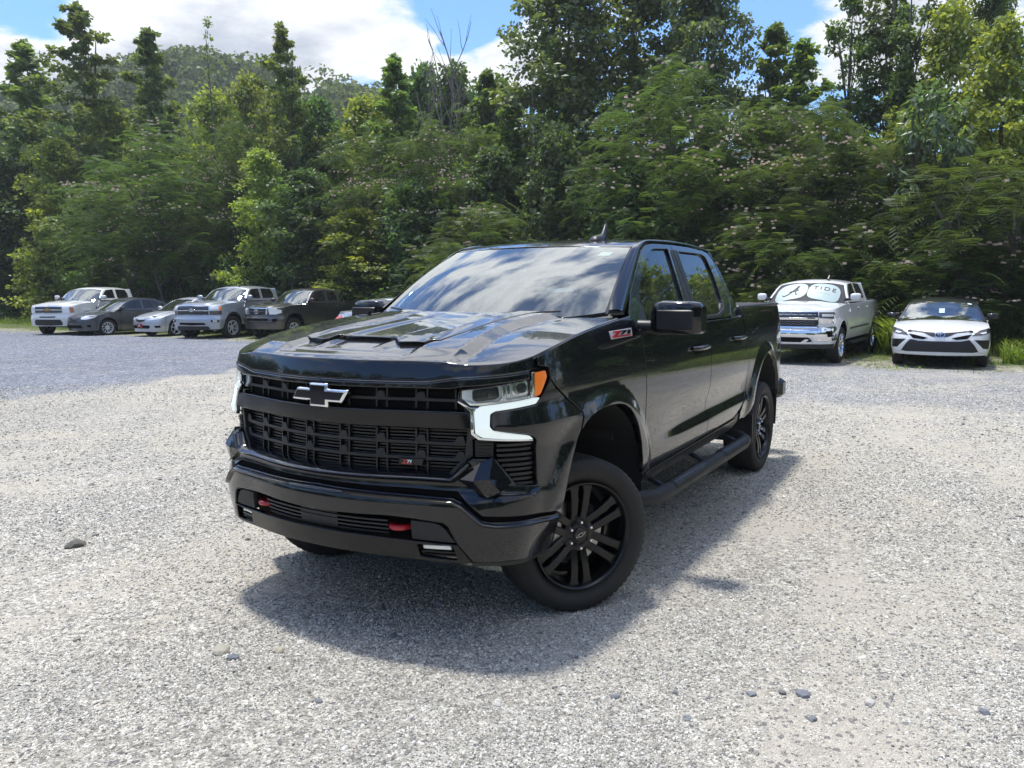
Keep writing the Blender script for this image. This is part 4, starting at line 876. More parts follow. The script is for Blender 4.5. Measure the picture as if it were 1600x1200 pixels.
def hero_wheel(x, y, z, side, steer=0.):
    we = D.objects.new('wheel', None); COL.objects.link(we); we.parent = TRUCK; we.location = (x, y, z)
    we.rotation_euler = (0, 0, (0 if side > 0 else math.pi)+steer)
    R, rr, wd = .417, .288, .285
    V, Q = tyre_mesh(R, rr, wd, 198); t = fast_mesh('tyre', V, Q, RUBBER, we, True)
    for p in []: pass
    t.data.set_sharp_from_angle(angle=rad(38))
    mb = MB(); mb.lathe([(.282, .122), (.292, .130), (.288, .136), (.279, .133), (.270, .112), (.262, .070), (.256, -.02), (.266, -.11), (.282, -.124)], 72); barrel = mb.build('rim', RIMB, we, auto=50)
    # twin spokes, six pairs
    mb = MB()
    yf = lambda r: .106-.034*((.27-r)/.22 if r < .27 else 0)+.010*math.sin(max(0, (r-.07))/.20*math.pi)
    for k in range(6):
        a0 = 2*math.pi*k/6+math.pi/2
        for s_ in (-1, 1):
            cv, sv = math.cos(a0), math.sin(a0)
            # spoke runs parallel to the pair axis, fanning slightly outward
            pts = []
            for i in range(7):
                r = .060+.214*i/6; off = s_*(.027+.013*i/6+(.004*((i-3)/3)**2 if i > 3 else 0)); hw = .0195+.004*(i/6)**2+(.010 if i == 6 else 0)
                pts.append((r, off, hw))
            V = []
            for r, off, hw in pts:
                yy = yf(r)
                for q_, dy in ((-hw-.003, -.040), (-hw, -.003), (-hw+.004, .0), (hw-.004, .0), (hw, -.003), (hw+.003, -.040)):
                    tt_ = off+q_; V.append((r*cv-tt_*sv, yy+dy, r*sv+tt_*cv))
            F = [(i*6+j, i*6+j+1, (i+1)*6+j+1, (i+1)*6+j) for i in range(6) for j in range(5)]
            mb.add(V, F)
    mb.build('spokes', RIMB, we, auto=30)
    mb = MB(); mb.lathe([(.0, .092), (.048, .092), (.052, .088), (.060, .082), (.092, .078), (.098, .070), (.100, .030)], 48); mb.build('hub', RIMB, we, auto=40)
    mb = MB(); mb.lathe([(.0, .101), (.036, .101), (.040, .097), (.041, .085)], 40); hc = mb.build('hub_cap', GLOSSB, we, auto=40)
    bw = [(-.060, .058), (.060, .058), (.060, .033), (.186, .033), (.146, -.031), (.062, -.031), (.062, -.058), (-.056, -.058), (-.056, -.031), (-.182, -.031), (-.144, .033), (-.060, .033)]
    mb = MB(); k = .17; bwo = [(a*k, b*k) for a, b in bw]; th = rad(18)
    R2 = lambda a, b: (a*math.cos(th)-b*math.sin(th), a*math.sin(th)+b*math.cos(th))
    mb.prism(outward(bwo), lambda a, b, c: (-R2(a, b)[0], .1010+c, R2(a, b)[1]), .0015); mb.build('cap_emblem', SILVM, hc)
    mb = MB(); ins = inset(outward(bwo), .0018); mb.prism([tuple(p) for p in ins], lambda a, b, c: (-R2(a, b)[0], .1024+c, R2(a, b)[1]), .0008); mb.build('cap_emblem_face', GLOSSB, hc)
    for k in range(6):
        a = 2*math.pi*k/6+math.pi/2+.02; mb = MB(); mb.lathe([(0, .112), (.007, .112), (.0095, .108), (.0105, .074)], 6); n = mb.build('lug_nut', SILVM, we); n.location = (.070*math.cos(a), 0, .070*math.sin(a))
    mb = MB(); mb.lathe([(.07, .03), (.175, .03), (.175, .005), (.07, .005)], 40); mb.build('brake_disc', ROTOR, we)
    mb = MB(); mb.box((.13, .02, .03), (.10, .09, .20), ch=.02); mb.build('brake_caliper', STEEL, we)
    mb = MB(); mb.lathe([(.0, -.02), (.24, -.03), (.24, -.05), (0, -.05)], 32); mb.build('wheel_back', DARKV, we)
    return we
hero_wheel(.02, .88, .408, 1, rad(-32)); hero_wheel(.0, -.875, .413, -1, rad(-32))
hero_wheel(-3.76, .855, .413, 1); hero_wheel(-3.76, -.855, .413, -1)
# ---------------------------------------------------------------- parked vehicles
def make_surface(plan_pts, pf, ps, arches, c0, c1, pr=None, rear=None, flare=.02):
    pl = np.array([(plan_pts[1][0], -plan_pts[1][1])]+list(plan_pts)); k = np.r_[0, np.cumsum(np.hypot(*np.diff(pl, axis=0).T))]
    P0 = spl(k, pl); ts = np.linspace(k[1], k[-1], 1500); pp = P0(ts); uu = np.r_[0, np.cumsum(np.hypot(*np.diff(pp, axis=0).T))]
    F, Sd = spl(*zip(*pf)), spl(*zip(*ps)); Rr = spl(*zip(*(pr or pf)))
    r0, r1 = rear or (uu[-1]-1.4, uu[-1]-.8)
    def Sf(u, z, off=0.):
        u = np.asarray(u, float); z = np.asarray(z, float)+0*u; s = np.where(u < 0, -1., 1.); a = np.abs(u); e = .012
        x = np.interp(a, uu, pp[:, 0]); y = np.interp(a, uu, pp[:, 1])
        dx = np.interp(a+e, uu, pp[:, 0])-np.interp(a-e, uu, pp[:, 0]); dy = np.interp(a+e, uu, pp[:, 1])-np.interp(a-e, uu, pp[:, 1])
        dx = np.where(a < e, 0, dx); dy = np.where(a > uu[-1]-e, dy, dy); l = np.hypot(dx, dy)+1e-9
        w1 = sst(c0, c1, a); w2 = sst(r0, r1, a); p = F(z)*(1-w1)+Sd(z)*w1*(1-w2)+Rr(z)*w2
        for xc, zc, r in arches: p = p+flare*(1-sst(r+.01, r+.10, np.hypot(x-xc, z-zc)))*w1*(1-w2)
        p = p+np.asarray(off)
        return np.stack([x+dy/l*p, (y-dx/l*p)*s, z], -1)
    def ux(x):
        m = (uu > c1*.7) & (uu < r1); i = np.argmin(np.where(m, np.abs(pp[:, 0]-x), 9)); return float(uu[i])
    return Sf, ux, float(uu[-1])
def simple_wheel(root, x, y, R, rr, wd, side, spokes, rimm, steer=0., capc=None):
    V, Q = tyre_mesh(R, rr, wd, 48, False); t = fast_mesh('wheel', V, Q, RUBBER, root, True); t.data.set_sharp_from_angle(angle=rad(40))
    t.location = (x, y, R-.01); t.rotation_euler = (0, 0, (0 if side > 0 else math.pi)+steer)
    mb = MB(); h = wd/2; mb.lathe([(rr-.02, h*.80), (rr, h*.88), (rr-.006, h*.93), (rr-.022, h*.86), (rr-.035, h*.3), (rr-.04, -h*.8)], 32)
    mb.lathe([(0, h*.62), (.035, h*.62), (.075, h*.50), (.08, h*.2)], 16)
    for k in range(spokes):
        a = 2*math.pi*k/spokes+.3; c, s = math.cos(a), math.sin(a); w0, w1 = (.028, .040) if spokes < 8 else (.014, .020)
        V = []
        for r, hw, yy in ((.05, w0, h*.50), (rr*.55, w0*.8, h*.66), (rr-.018, w1, h*.82)):
            for q, dy in ((-hw, -.03), (-hw*.8, 0), (hw*.8, 0), (hw, -.03)): V.append((r*c-q*s, yy+dy, r*s+q*c))
        mb.add(V, [(i*4+j, i*4+j+1, i*4+5+j, i*4+4+j) for i in range(2) for j in range(3)])
    mb.build('rim', rimm, t, auto=35)
    mb = MB(); mb.lathe([(0, .0), (rr-.03, .0), (rr-.03, -.02)], 24); mb.build('brake_disc', DARKV, t)
    return t
def vehicle(name, label, cat, loc, yaw, sp, group=None):
    root = empty(name, loc, yaw, label, cat, group); P = sp['paint']
    Sf, ux, UM = make_surface(sp['plan'], sp['pf'], sp['ps'], [(x, z, r) for x, z, r in sp['arch']], *sp['corner'], pr=sp.get('pr'), rear=sp.get('rear'))
    hz = spl(*zip(*sp['top'])); bow = sp['bow']; Wd = sp['w']; xf = sp['plan'][0][0]
    def Ht(x, y):
        a = np.abs(np.asarray(y, float)); x = np.asarray(x, float); xs = x+bow*a*a*sst(sp['cowl']+.1, xf-.1, x)
        z = hz(np.clip(xs, sp['top'][0][0], xf+.02)); return z-sp.get('crown', .05)*(a/Wd)**2.5+sp.get('crease', 0)*(1-sst(.45*Wd, .62*Wd, a))*sst(sp['cowl']-.1, sp['cowl']+.3, x)
    HM = lambda a, b, off: np.stack([b+0*a, a+0*b, Ht(b, a)+off], -1)
    def edge(u):
        z = float(hz(0))
        for _ in range(8): p = Sf(u, z); z = float(Ht(p[0], p[1]))
        return float(u), z, float(p[0]), float(p[1])
    uF = ux(sp['cowl']); loop = [edge(u) for u in np.linspace(0, UM-.001, 90)]
    ztop = lambda u: float(np.interp(u, [q[0] for q in loop], [q[1] for q in loop]))
    # lower edge with wheel openings
    def bottom(u0, u1):
        out = []
        for u in np.linspace(u0, u1, max(2, int(abs(u1-u0)/.035))):
            x = float(Sf(u, .6)[0]); z = np.interp(u, [q[0] for q in sp['sill']], [q[1] for q in sp['sill']])
            if sp['corner'][0] < u < UM-.7:
                for xc, zc, r in sp['arch']:
                    d = r*r-(x-xc)**2
                    if d > 0: z = max(z, zc+math.sqrt(d)*sp.get('arch_sq', 1.0))
            out.append((float(u), float(z)))
        return out
    cuts = [ux(x) for x in sp['doors']]; g = .005
    segs = [('front_fender', ux(sp['fend']), cuts[0])]+[(n_, a, b) for n_, a, b in zip(('front_door', 'rear_door'), cuts, cuts[1:])]+[('quarter_panel', cuts[-1], ux(sp['tail']))]
    ring = {}
    for mi in (False, True):
        for n_, a, b in segs:
            top = [(u, ztop(u)-.004) for u in np.linspace(b-g, a+g, max(3, int((b-a)/.08)))]
            d = drape(n_, bottom(a+g, b-g)+top, Sf, 0, .02, P, root, mir=mi, grid=.09, bev=.004)
            if 'door' in n_:
                mb = MB(); uh = b-.30; zz = sp['handle']; mb.tube([tuple(Sf((-1 if mi else 1)*(uh+q), zz, o)) for q, o in ((0, .0), (.03, .03), (.17, .03), (.20, .0))], .013, 6); mb.build('door_handle', sp.get('handle_m', P), d)
            if n_ == 'front_door' and sp.get('moulding'):
                z0, m_ = sp['moulding']; drape('side_moulding', [(a+.05, z0), (segs[-2][2]-.06, z0+.02), (segs[-2][2]-.06, z0+.055), (a+.05, z0+.035)], Sf, .010, .012, m_, root, mir=mi, grid=.2)
    uf = ux(sp['fend']); nose = [q for q in loop if q[0] <= uf-g]
    nt = [(u, z-.004) for u, z, _, _ in nose]+[(uf-g, ztop(uf)-.004)]; nb = list(reversed(bottom(0, uf-g)))
    nz = nt+nb; full = [(-a, b) for a, b in reversed(nz[1:-1])]; poly = nz[:-1]+[nz[-1]]+full if False else [(-a, b) for a, b in reversed(nt[1:])]+nt+nb[:-1]+[(-a, b) for a, b in reversed(nb)][0:]
    drape('front_bumper', poly, Sf, 0, .02, sp.get('bumper', P), root, grid=.07, bev=.004)
    ut = ux(sp['tail']); tt = [(u, ztop(u)-.004) for u in np.linspace(ut+g, UM-.001, 12)]; tb = bottom(UM-.001, ut+g)
    for mi in (False, True): drape('rear_bumper', tt+tb, Sf, 0, .02, P, root, mir=mi, grid=.12)
    # hood and deck
    fr = [(q[3], q[2]) for q in loop if q[2] > sp['cowl']]; cb = sp.get('cowl_bow', .16)
    hood_ = fr+[(y, sp['cowl']+cb*(1-(y/Wd)**2)) for y in np.linspace(fr[-1][0]*.97, 0, 6)]
    drape('hood', [(-a, b) for a, b in reversed(hood_[1:-1])]+hood_, HM, .0, .012, P, root, grid=.06, bev=.004)
    rr_ = [(q[3], q[2]) for q in loop if q[2] < sp['deck']]
    if sp.get('bed'):
        x0, x1 = sp['deck']-.05, sp['plan'][-1][0]+.08
        mb = MB()
        for s_ in (1, -1): mb.box(((x0+x1)/2, s_*(Wd-.11), float(hz(x0))-.03), (x0-x1, .08, .05), ch=.01)
        mb.box((x1, 0, float(hz(x1))-.05), (.06, 2*Wd-.2, .08), ch=.01); mb.box(((x0+x1)/2, 0, float(hz(x0))-.10), (x0-x1, 2*Wd-.3, .03)); mb.build('bed_rails', sp.get('railm', SATIN), root)
    else:
        dk = [(rr_[0][0]*.97, sp['deck'])]+rr_; dk = [(0, sp['deck']+.12)]+dk
        drape('boot_lid', dk+[(-a, b) for a, b in reversed(dk[1:-1])], HM, 0, .012, P, root, grid=.08)
    # greenhouse
    rz = spl(*zip(*sp['roof'])); wb = sp['wbow']; yb, kk, zb = sp['side']; zs = sp['belt']
    yt = lambda z: yb-kk*(z-zb)
    x_a, x_b = sp['roof'][-1][0], sp['roof'][0][0]
    def Tm(a, b, off=0.):
        a = np.asarray(a, float); b = np.asarray(b, float); xs = b+wb*a*a*(sst(sp['wtop'][0]-.3, x_a, b))
        z = rz(np.clip(xs, x_b, x_a+.1)); zt_ = .06*(np.abs(a)/.62)**2.4
        nx = sst(sp['wtop'][0]-.1, sp['wtop'][0]+.15, b)*.6
        return np.stack([b+0*a+off*nx, a+0*b, z-zt_+off*(1-nx*.4)], -1)
    def ymax(x):
        y = .6
        for _ in range(8): y = yt(float(Tm(y, x)[2]))
        return y
    xw = sp['wtop'][0]; rx = sp['rtop']; Rm_ = sp.get('roofm', P)
    roofe = [(ymax(x), x) for x in np.linspace(xw, rx, 12)]
    ws_b = sp['wbase']
    def strip(x0, x1, inset_=0.): return [(ymax(x)-inset_, x) for x in np.linspace(x0, x1, 10)]
    rp = roofe+[(0, rx-.03)]+[(-a, b) for a, b in reversed(roofe)]+[(0, xw+.12)]
    drape('roof', rp, Tm, .0, .03, Rm_, root, grid=.12, bev=.006, back=True)
    pil = strip(ws_b, xw); inn = strip(ws_b, xw, .055)
    for s_ in (1, -1): drape('front_pillar', [(s_*a, b) for a, b in pil]+[(s_*a, b) for a, b in reversed(inn)], Tm, .0, .02, Rm_, root, grid=.12)
    wl = strip(ws_b+.02, xw+.01, .06); wsp = wl+[(0, xw+.10)]+[(-a, b) for a, b in reversed(wl)]+[(0, ws_b+.30)]
    drape('windscreen', wsp, Tm, -.008, .01, sp.get('wglass', DGLASS), root, grid=.09, bev=.001)
    if sp.get('rglass'):
        x0, x1 = sp['rglass']; rl_ = strip(x0, x1, .06); pl_ = strip(rx, x1)
        drape('rear_window', rl_+[(-a, b) for a, b in reversed(rl_)], Tm, -.008, .01, DGLASS, root, grid=.12)
        for s_ in (1, -1): drape('rear_pillar', [(s_*a, b) for a, b in pl_]+[(s_*(a-.06), b) for a, b in reversed(pl_)], Tm, 0, .02, Rm_, root, grid=.12)
    else:
        y1, z1 = ymax(rx), float(Tm(0, rx)[2])-.05; zl = zs-.1
        mb = MB(); mb.add([(rx-.02, -yt(zl), zl), (rx-.02, yt(zl), zl), (rx-.02, y1, z1), (rx-.02, -y1, z1)], [(0, 1, 2, 3)]); cw = mb.build('cab_rear_wall', P, root)
        mb = MB(); mb.add([(rx-.03, -.6, zs+.08), (rx-.03, .6, zs+.08), (rx-.03, .55, z1-.08), (rx-.03, -.55, z1-.08)], [(0, 1, 2, 3)]); mb.build('rear_window', DGLASS, cw)
    for s_ in (1, -1):
        GM = (lambda s_: (lambda a, b, off: np.stack([a+0*b, s_*(yt(b)+off), b+0*a], -1)))(s_)
        lo = zs-.06
        up = []
        for x in np.linspace(ws_b+.02, sp.get('side_end', rx), 26):
            zt_ = float(Tm(ymax(x), x)[2])-.004
            up.append((float(x), max(zt_, lo+.012)))
        outer = [(ws_b+.03, lo)]+up+[(sp.get('side_end', rx), lo)]
        fr_ = drape('window_frame', outer, GM, 0, .03, sp.get('framem', P), root, holes=[], grid=.12, bev=.003)
        for wn in sp['windows']: drape('window_glass', round_poly(wn, sp.get('wr', .03)), GM, .004, .006, sp.get('sglass', DGLASS), fr_, grid=.2, bev=.002)
        # mirror
        mx, mz, md = sp['mirror']; mb = MB(); ym = yt(mz)
        secs = [(.06, .04, .035), (.10, .075, .06), (.20, .08, .07), (.27, .055, .055)] if md == 'car' else [(.08, .04, .06), (.12, .065, .08), (.24, .07, .085), (.29, .045, .065)]
        V = []
        for y, dx, dz_ in secs:
            for k in range(12):
                a = 2*math.pi*k/12; ca, sa = math.cos(a), math.sin(a); V.append((mx-y*.15+dx*math.copysign(abs(ca)**.5, ca), s_*(ym+y), mz+dz_*math.copysign(abs(sa)**.5, sa)))
        F = [(i*12+k, i*12+(k+1) % 12, (i+1)*12+(k+1) % 12, (i+1)*12+k) for i in range(3) for k in range(12)]+[tuple(range(12)), tuple(range(36, 48))[::-1]]
        mo = mesh_obj('wing_mirror', V, F if s_ > 0 else [f[::-1] for f in F], sp.get('mirrorm', P), root, auto=50)
        mb.tube([(mx, s_*(ym-.05), mz-.06), (mx, s_*(ym+.12), mz-.05)], .03, 8); mb.build('mirror_arm', SATIN, mo)
    # front details given as (name, outline, offset, material, mirrored or full)
    made = {}
    for nm, pl_, o, m_, md in sp['front']:
        par = root
        if ':' in nm: pn, nm = nm.split(':'); par = None
        if md == 'full':
            q = drape(nm, sym(pl_), Sf, o, .02, m_, par or made.get((pn, 0), root), grid=.10, bev=.003)
            made[(nm, 0)] = made[(nm, 1)] = q
        else:
            for mi in (False, True): made[(nm, int(mi))] = drape(nm, pl_, Sf, o, .02, m_, par or made.get((pn, int(mi)), root), mir=mi, grid=.10, bev=.003)
    # wheels
    R, rr, wd, sp_n, rm_ = sp['wheel']
    for x in (0, -sp['wb']):
        for s_ in (1, -1): simple_wheel(root, x, s_*(sp['track']), R, rr, wd, s_, sp_n, rm_, sp.get('steer', 0) if x == 0 else 0)
    mb = MB(); mb.box((-sp['wb']/2, 0, .42+sp.get('lift', 0)), (sp['wb']-2*R-.15, 2*Wd-.22, .34)); mb.box((-sp['wb']/2, 0, .62+sp.get('lift', 0)), (sp['wb']+1.0, 2*Wd-.75, .3)); mb.box((xf-.35, 0, .55+sp.get('lift', 0)), (.3, 1.2, .45)); 
    mb.build('underbody', DARKV, root)
    mb = MB(); mb.box(((ws_b+sp.get('side_end', rx))/2-.05, 0, zs-.18), (abs(ws_b-sp.get('side_end', rx))-.2, 2*Wd-.5, .1)); mb.build('cabin_interior', INTER, root)
    sp['_S'] = Sf; sp['_T'] = Tm; sp['_UM'] = UM; sp['_ux'] = ux; sp['_H'] = HM; sp['_yt'] = yt
    return root
def emblem_cross(M, u, z, k, m, parent, o=.03):
    bw = [(-.060, .058), (.060, .058), (.060, .033), (.186, .033), (.146, -.031), (.062, -.031), (.062, -.058), (-.056, -.058), (-.056, -.031), (-.182, -.031), (-.144, .033), (-.060, .033)]
    return drape('emblem', [(u+a*k, z+b*k) for a, b in bw], M, o, .01, m, parent, grid=.1)
def emblem_ovals(M, u, z, k, m, parent, o=.03):
    def ring(cu, cz, a, b, w_, nm):
        out = [(cu+a*math.cos(t), cz+b*math.sin(t)) for t in np.linspace(0, 2*math.pi, 24, endpoint=False)]; inn = [(cu+(a-w_)*math.cos(t), cz+(b-w_)*math.sin(t)) for t in np.linspace(0, 2*math.pi, 24, endpoint=False)]
        return drape(nm, out, M, o, .008, m, parent, holes=[inn], grid=.1, bev=.001)
    e = ring(u, z, .075*k, .052*k, .010*k, 'emblem'); ring(u, z+.017*k, .040*k, .018*k, .007*k, 'emblem_ring'); ring(u, z-.002*k, .018*k, .045*k, .007*k, 'emblem_ring'); return e
# paints
PW = paint('white_paint', (.74, .75, .76), dust=.18); PWO = paint('old_white_paint', (.70, .70, .67), dust=.3)
PSIL = paint('silver_paint', (.42, .45, .50), .55, .35, .15); PSL2 = paint('light_silver_paint', (.50, .52, .56), .5, .35, .15)
PGR = paint('dark_grey_paint', (.052, .056, .066), .5, .35, .2); PBR = paint('brown_grey_paint', (.066, .060, .058), .5, .35, .25)
PBK = paint('roof_black_paint', (.01, .01, .011)); GRILLD = mat('grille_dark', (.012, .012, .013), .5)
WG2 = glass('clear_windscreen', (.30, .34, .34), 1.6)

def pick(front, **k):
    d = dict(plan=[(.955, 0), (.94, .30), (.90, .60), (.82, .82), (.66, .96), (.45, 1.0), (.1, 1.012), (-1, 1.012), (-2.5, 1.012), (-3.6, 1.005), (-4.3, .99), (-4.62, .96), (-4.78, .84), (-4.80, .5), (-4.80, 0)],
             pf=[(.3, -.02), (.5, .02), (.62, .04), (.72, .035), (.80, .0), (1.0, -.005), (1.12, -.02), (1.22, -.07)], ps=[(.3, -.10), (.45, -.06), (.6, -.02), (.75, 0), (.95, .0), (1.1, -.004), (1.25, -.02), (1.34, -.04), (1.42, -.08)],
             arch=[(0, .45, .50), (-3.645, .45, .50)], corner=(.95, 1.35), w=1.0, wb=3.645, track=.87, bow=.16, cowl=-.48, deck=-3.02, bed=True, crown=.05, crease=.03,
             top=[(-4.82, 1.40), (-3.6, 1.395), (-3.0, 1.385), (-2, 1.36), (-1, 1.34), (-.5, 1.33), (0, 1.29), (.4, 1.245), (.75, 1.19), (.99, 1.12)],
             sill=[(0, .36), (1.0, .36), (1.3, .42), (2.0, .50), (5, .50), (9, .55)], fend=.42, doors=[-.70, -1.86, -2.93], tail=-4.45, handle=1.20,
             roof=[(-2.96, 1.84), (-2.6, 1.875), (-2.0, 1.885), (-1.5, 1.87), (-1.25, 1.825), (-.95, 1.66), (-.60, 1.44), (-.30, 1.28)], wbow=.25, side=(.93, .42, 1.38), belt=1.40, wtop=(-1.28,), wbase=-.62, rtop=-2.93,
             windows=[[(-1.02, 1.42), (-1.08, 1.50), (-1.42, 1.75), (-1.86, 1.78), (-1.80, 1.42)], [(-2.02, 1.78), (-2.62, 1.76), (-2.70, 1.60), (-2.66, 1.42), (-1.96, 1.42)]],
             mirror=(-.86, 1.46, 'truck'), wheel=(.405, .262, .27, 6, RIMS), paint=PW, front=front)
    d.update(k); return d
def sedan(front, **k):
    d = dict(plan=[(.93, 0), (.91, .25), (.84, .52), (.70, .73), (.50, .84), (.25, .875), (-.2, .885), (-1.2, .89), (-2.2, .885), (-2.9, .87), (-3.3, .82), (-3.52, .70), (-3.61, .4), (-3.63, 0)],
             pf=[(.15, -.04), (.3, .01), (.45, .03), (.58, .02), (.68, -.01), (.76, -.06), (.84, -.15)], ps=[(.15, -.08), (.3, -.03), (.45, .0), (.6, .0), (.75, -.004), (.88, -.02), (.96, -.045), (1.05, -.10)],
             arch=[(0, .33, .37), (-2.60, .33, .37)], corner=(.70, 1.1), w=.88, wb=2.60, track=.765, bow=.22, cowl=-.30, deck=-2.75, crown=.06, crease=.015,
             top=[(-3.66, .98), (-3.3, 1.03), (-2.8, 1.05), (-2, 1.02), (-1.2, .99), (-.5, .975), (0, .935), (.4, .865), (.7, .79), (.95, .70)],
             sill=[(0, .20), (1, .19), (2, .18), (4.5, .20), (7, .28)], fend=.45, doors=[-.52, -1.52, -2.42], tail=-3.15, handle=.90,
             roof=[(-3.05, 1.10), (-2.75, 1.22), (-2.35, 1.37), (-1.9, 1.44), (-1.45, 1.46), (-1.1, 1.43), (-.85, 1.35), (-.45, 1.15), (-.10, 1.00), (.15, .92)], wbow=.22, side=(.80, .50, 1.0), belt=1.01, wtop=(-1.02,), wbase=-.18, rtop=-2.25, rglass=(-2.30, -2.92), side_end=-2.85,
             windows=[[(-.62, 1.03), (-.70, 1.10), (-1.05, 1.31), (-1.48, 1.36), (-1.46, 1.02)], [(-1.56, 1.36), (-2.05, 1.33), (-2.42, 1.17), (-2.46, 1.08), (-2.38, 1.03), (-1.54, 1.02)]],
             mirror=(-.55, 1.05, 'car'), wheel=(.315, .215, .20, 10, RIMS), paint=PGR, front=front, wglass=DGLASS)
    d.update(k); return d
PLATE = mat('red_plate', (.28, .02, .03), .4)
def cars():
    # V1 older white pickup
    f1 = [('grille', [(0, 1.145), (.60, 1.130), (.60, .865), (0, .865)], .006, GRILLD, 'full'), ('grille:grille_band', [(0, 1.02), (.60, 1.01), (.60, .975), (0, .98)], .022, PWO, 'full'),
          ('grille:grille_rail', [(0, 1.145), (.60, 1.130), (.60, 1.11), (0, 1.12)], .020, CHROME, 'full'), ('grille:grille_rail', [(0, .885), (.60, .885), (.60, .865), (0, .865)], .020, CHROME, 'full')]
    f1 += [('grille:grille_bar', [(0, z), (.60, z-.005), (.60, z-.018), (0, z-.013)], .014, mat('grille_grey', (.20, .21, .24), .3, .6), 'full') for z in (1.10, 1.065, .955, .92)]
    f1 += [('headlight', [(.63, 1.125), (.86, 1.11), (.90, .875), (.63, .87)], .010, REFL, 'm'), ('turn_signal', [(.87, 1.11), (1.02, 1.09), (1.06, .90), (.91, .875)], .010, mat('pale_amber', (.50, .20, .10), .15, coat=1), 'm'),
           ('bumper_slot', [(0, .74), (.36, .745), (.33, .70), (0, .70)], .012, DARKV, 'full'), ('lower_intake', [(0, .62), (.55, .62), (.62, .50), (.60, .40), (0, .38)], .012, SATIN, 'full'), ('fog_lamp', [(.66, .665), (.84, .66), (.84, .62), (.66, .62)], .012, REFL, 'm')]
    s = pick(f1, paint=PWO, steer=rad(8), top=[(-4.82, 1.40), (-3.6, 1.395), (-3.0, 1.385), (-2, 1.36), (-1, 1.34), (-.5, 1.33), (0, 1.30), (.4, 1.27), (.75, 1.215), (.99, 1.15)], wglass=WG2)
    v = vehicle('parked_truck', 'older white crew cab pickup, leftmost vehicle parked before the trees', 'pickup truck', (-14.85, -29.2, -.03), rad(19.6), s, 'vehicles parked along the woods')
    emblem_cross(s['_S'], 0, 1.0, 1.0, mat('gold_emblem', (.45, .33, .12), .3, .8), v, .034)
    # V2 dark grey saloon
    f2 = [('grille', [(0, .70), (.36, .715), (.43, .69), (.36, .63), (0, .615)], .006, GRILLD, 'full'), ('grille:grille_bar', [(0, .675), (.38, .685), (.38, .672), (0, .660)], .016, DCHROME, 'full'), ('grille:grille_bar', [(0, .645), (.36, .655), (.36, .643), (0, .632)], .016, DCHROME, 'full'),
          ('headlight', [(.50, .70), (.66, .775), (1.02, .80), (1.13, .785), (1.02, .70), (.72, .635), (.52, .64)], .008, REFL, 'm'), ('headlight:turn_signal', [(.80, .76), (1.00, .785), (1.06, .77), (.92, .73)], .014, mat('pale_orange', (.42, .27, .20), .2, coat=1), 'm'),
          ('lower_intake', [(0, .42), (.52, .42), (.58, .35), (.50, .30), (0, .30)], .008, DARKV, 'full'), ('fog_recess', [(.74, .42), (.88, .44), (.88, .35), (.76, .34)], .006, DARKV, 'm')]
    s = sedan(f2, wglass=WG2, steer=rad(-6)); v = vehicle('parked_saloon', 'dark grey saloon parked between the older white pickup and the silver saloon', 'car', (-15.1, -27.55, -.03), rad(-4.5), s, 'vehicles parked along the woods')
    # V3 silver saloon with a red front plate
    f3 = [('grille', [(0, .655), (.30, .675), (.24, .59), (0, .545)], .006, GRILLD, 'full'), ('grille:grille_rim', [(0, .655), (.30, .675), (.30, .662), (0, .642)], .018, CHROME, 'full'),
          ('headlight', [(.42, .655), (.60, .71), (.95, .745), (1.05, .735), (.85, .665), (.48, .625)], .008, REFL, 'm'), ('lower_intake', [(0, .44), (.46, .44), (.50, .38), (.44, .32), (0, .32)], .008, DARKV, 'full'),
          ('fog_recess', [(.66, .42), (.86, .43), (.88, .36), (.70, .345)], .008, DARKV, 'm'), ('front_plate', [(0, .50), (.155, .50), (.155, .35), (0, .35)], .024, PLATE, 'full')]
    s = sedan(f3, paint=PSL2, wheel=(.325, .228, .21, 5, RIMS), steer=rad(-4), wglass=WG2); v = vehicle('parked_saloon', 'light silver saloon with a small red plate on its nose', 'car', (-15.85, -24.5, -.03), rad(-1.5), s, 'vehicles parked along the woods')
    drape('plate_emblem', [(-.035, .455), (.0, .475), (.035, .455), (.03, .40), (-.03, .40)], s['_S'], .030, .002, WHITEM, v, grid=.1, bev=.0005)
    # V4 silver pickup
    def chevy(pm):
        q = [('grille', [(0, 1.185), (.64, 1.165), (.66, .855), (0, .85)], .006, GRILLD, 'full')]
        q += [('grille:grille_bar', [(0, z+.004), (.65, z-.006), (.65, z-.022), (0, z-.014)], .020, m_, 'full') for z, m_ in ((1.185, CHROME), (1.035, CHROME), (1.02, CHROME), (.872, CHROME))]
        return q
    f4 = chevy(0)+[('headlight', [(.69, 1.165), (1.00, 1.145), (1.03, 1.02), (.69, 1.02)], .008, REFL, 'm'), ('turn_signal', [(1.0, 1.145), (1.12, 1.13), (1.13, 1.03), (1.03, 1.02)], .008, AMBER, 'm'), ('lower_lamp', [(.69, 1.0), (1.12, 1.0), (1.12, .87), (.69, .86)], .006, mat('lamp_dark', (.06, .05, .05), .15, coat=1), 'm'),
                   ('bumper_intake', [(0, .59), (.50, .59), (.56, .52), (0, .50)], .012, DARKV, 'full'), ('lower_intake', [(0, .47), (.62, .47), (.70, .40), (.60, .33), (0, .33)], .014, SATIN, 'full'), ('fog_lamp', [(.74, .69), (.98, .69), (1.0, .61), (.74, .61)], .012, DARKV, 'm'), ('fog_lamp:fog_lens', [(.80, .675), (.93, .675), (.93, .63), (.80, .63)], .020, REFL, 'm')]
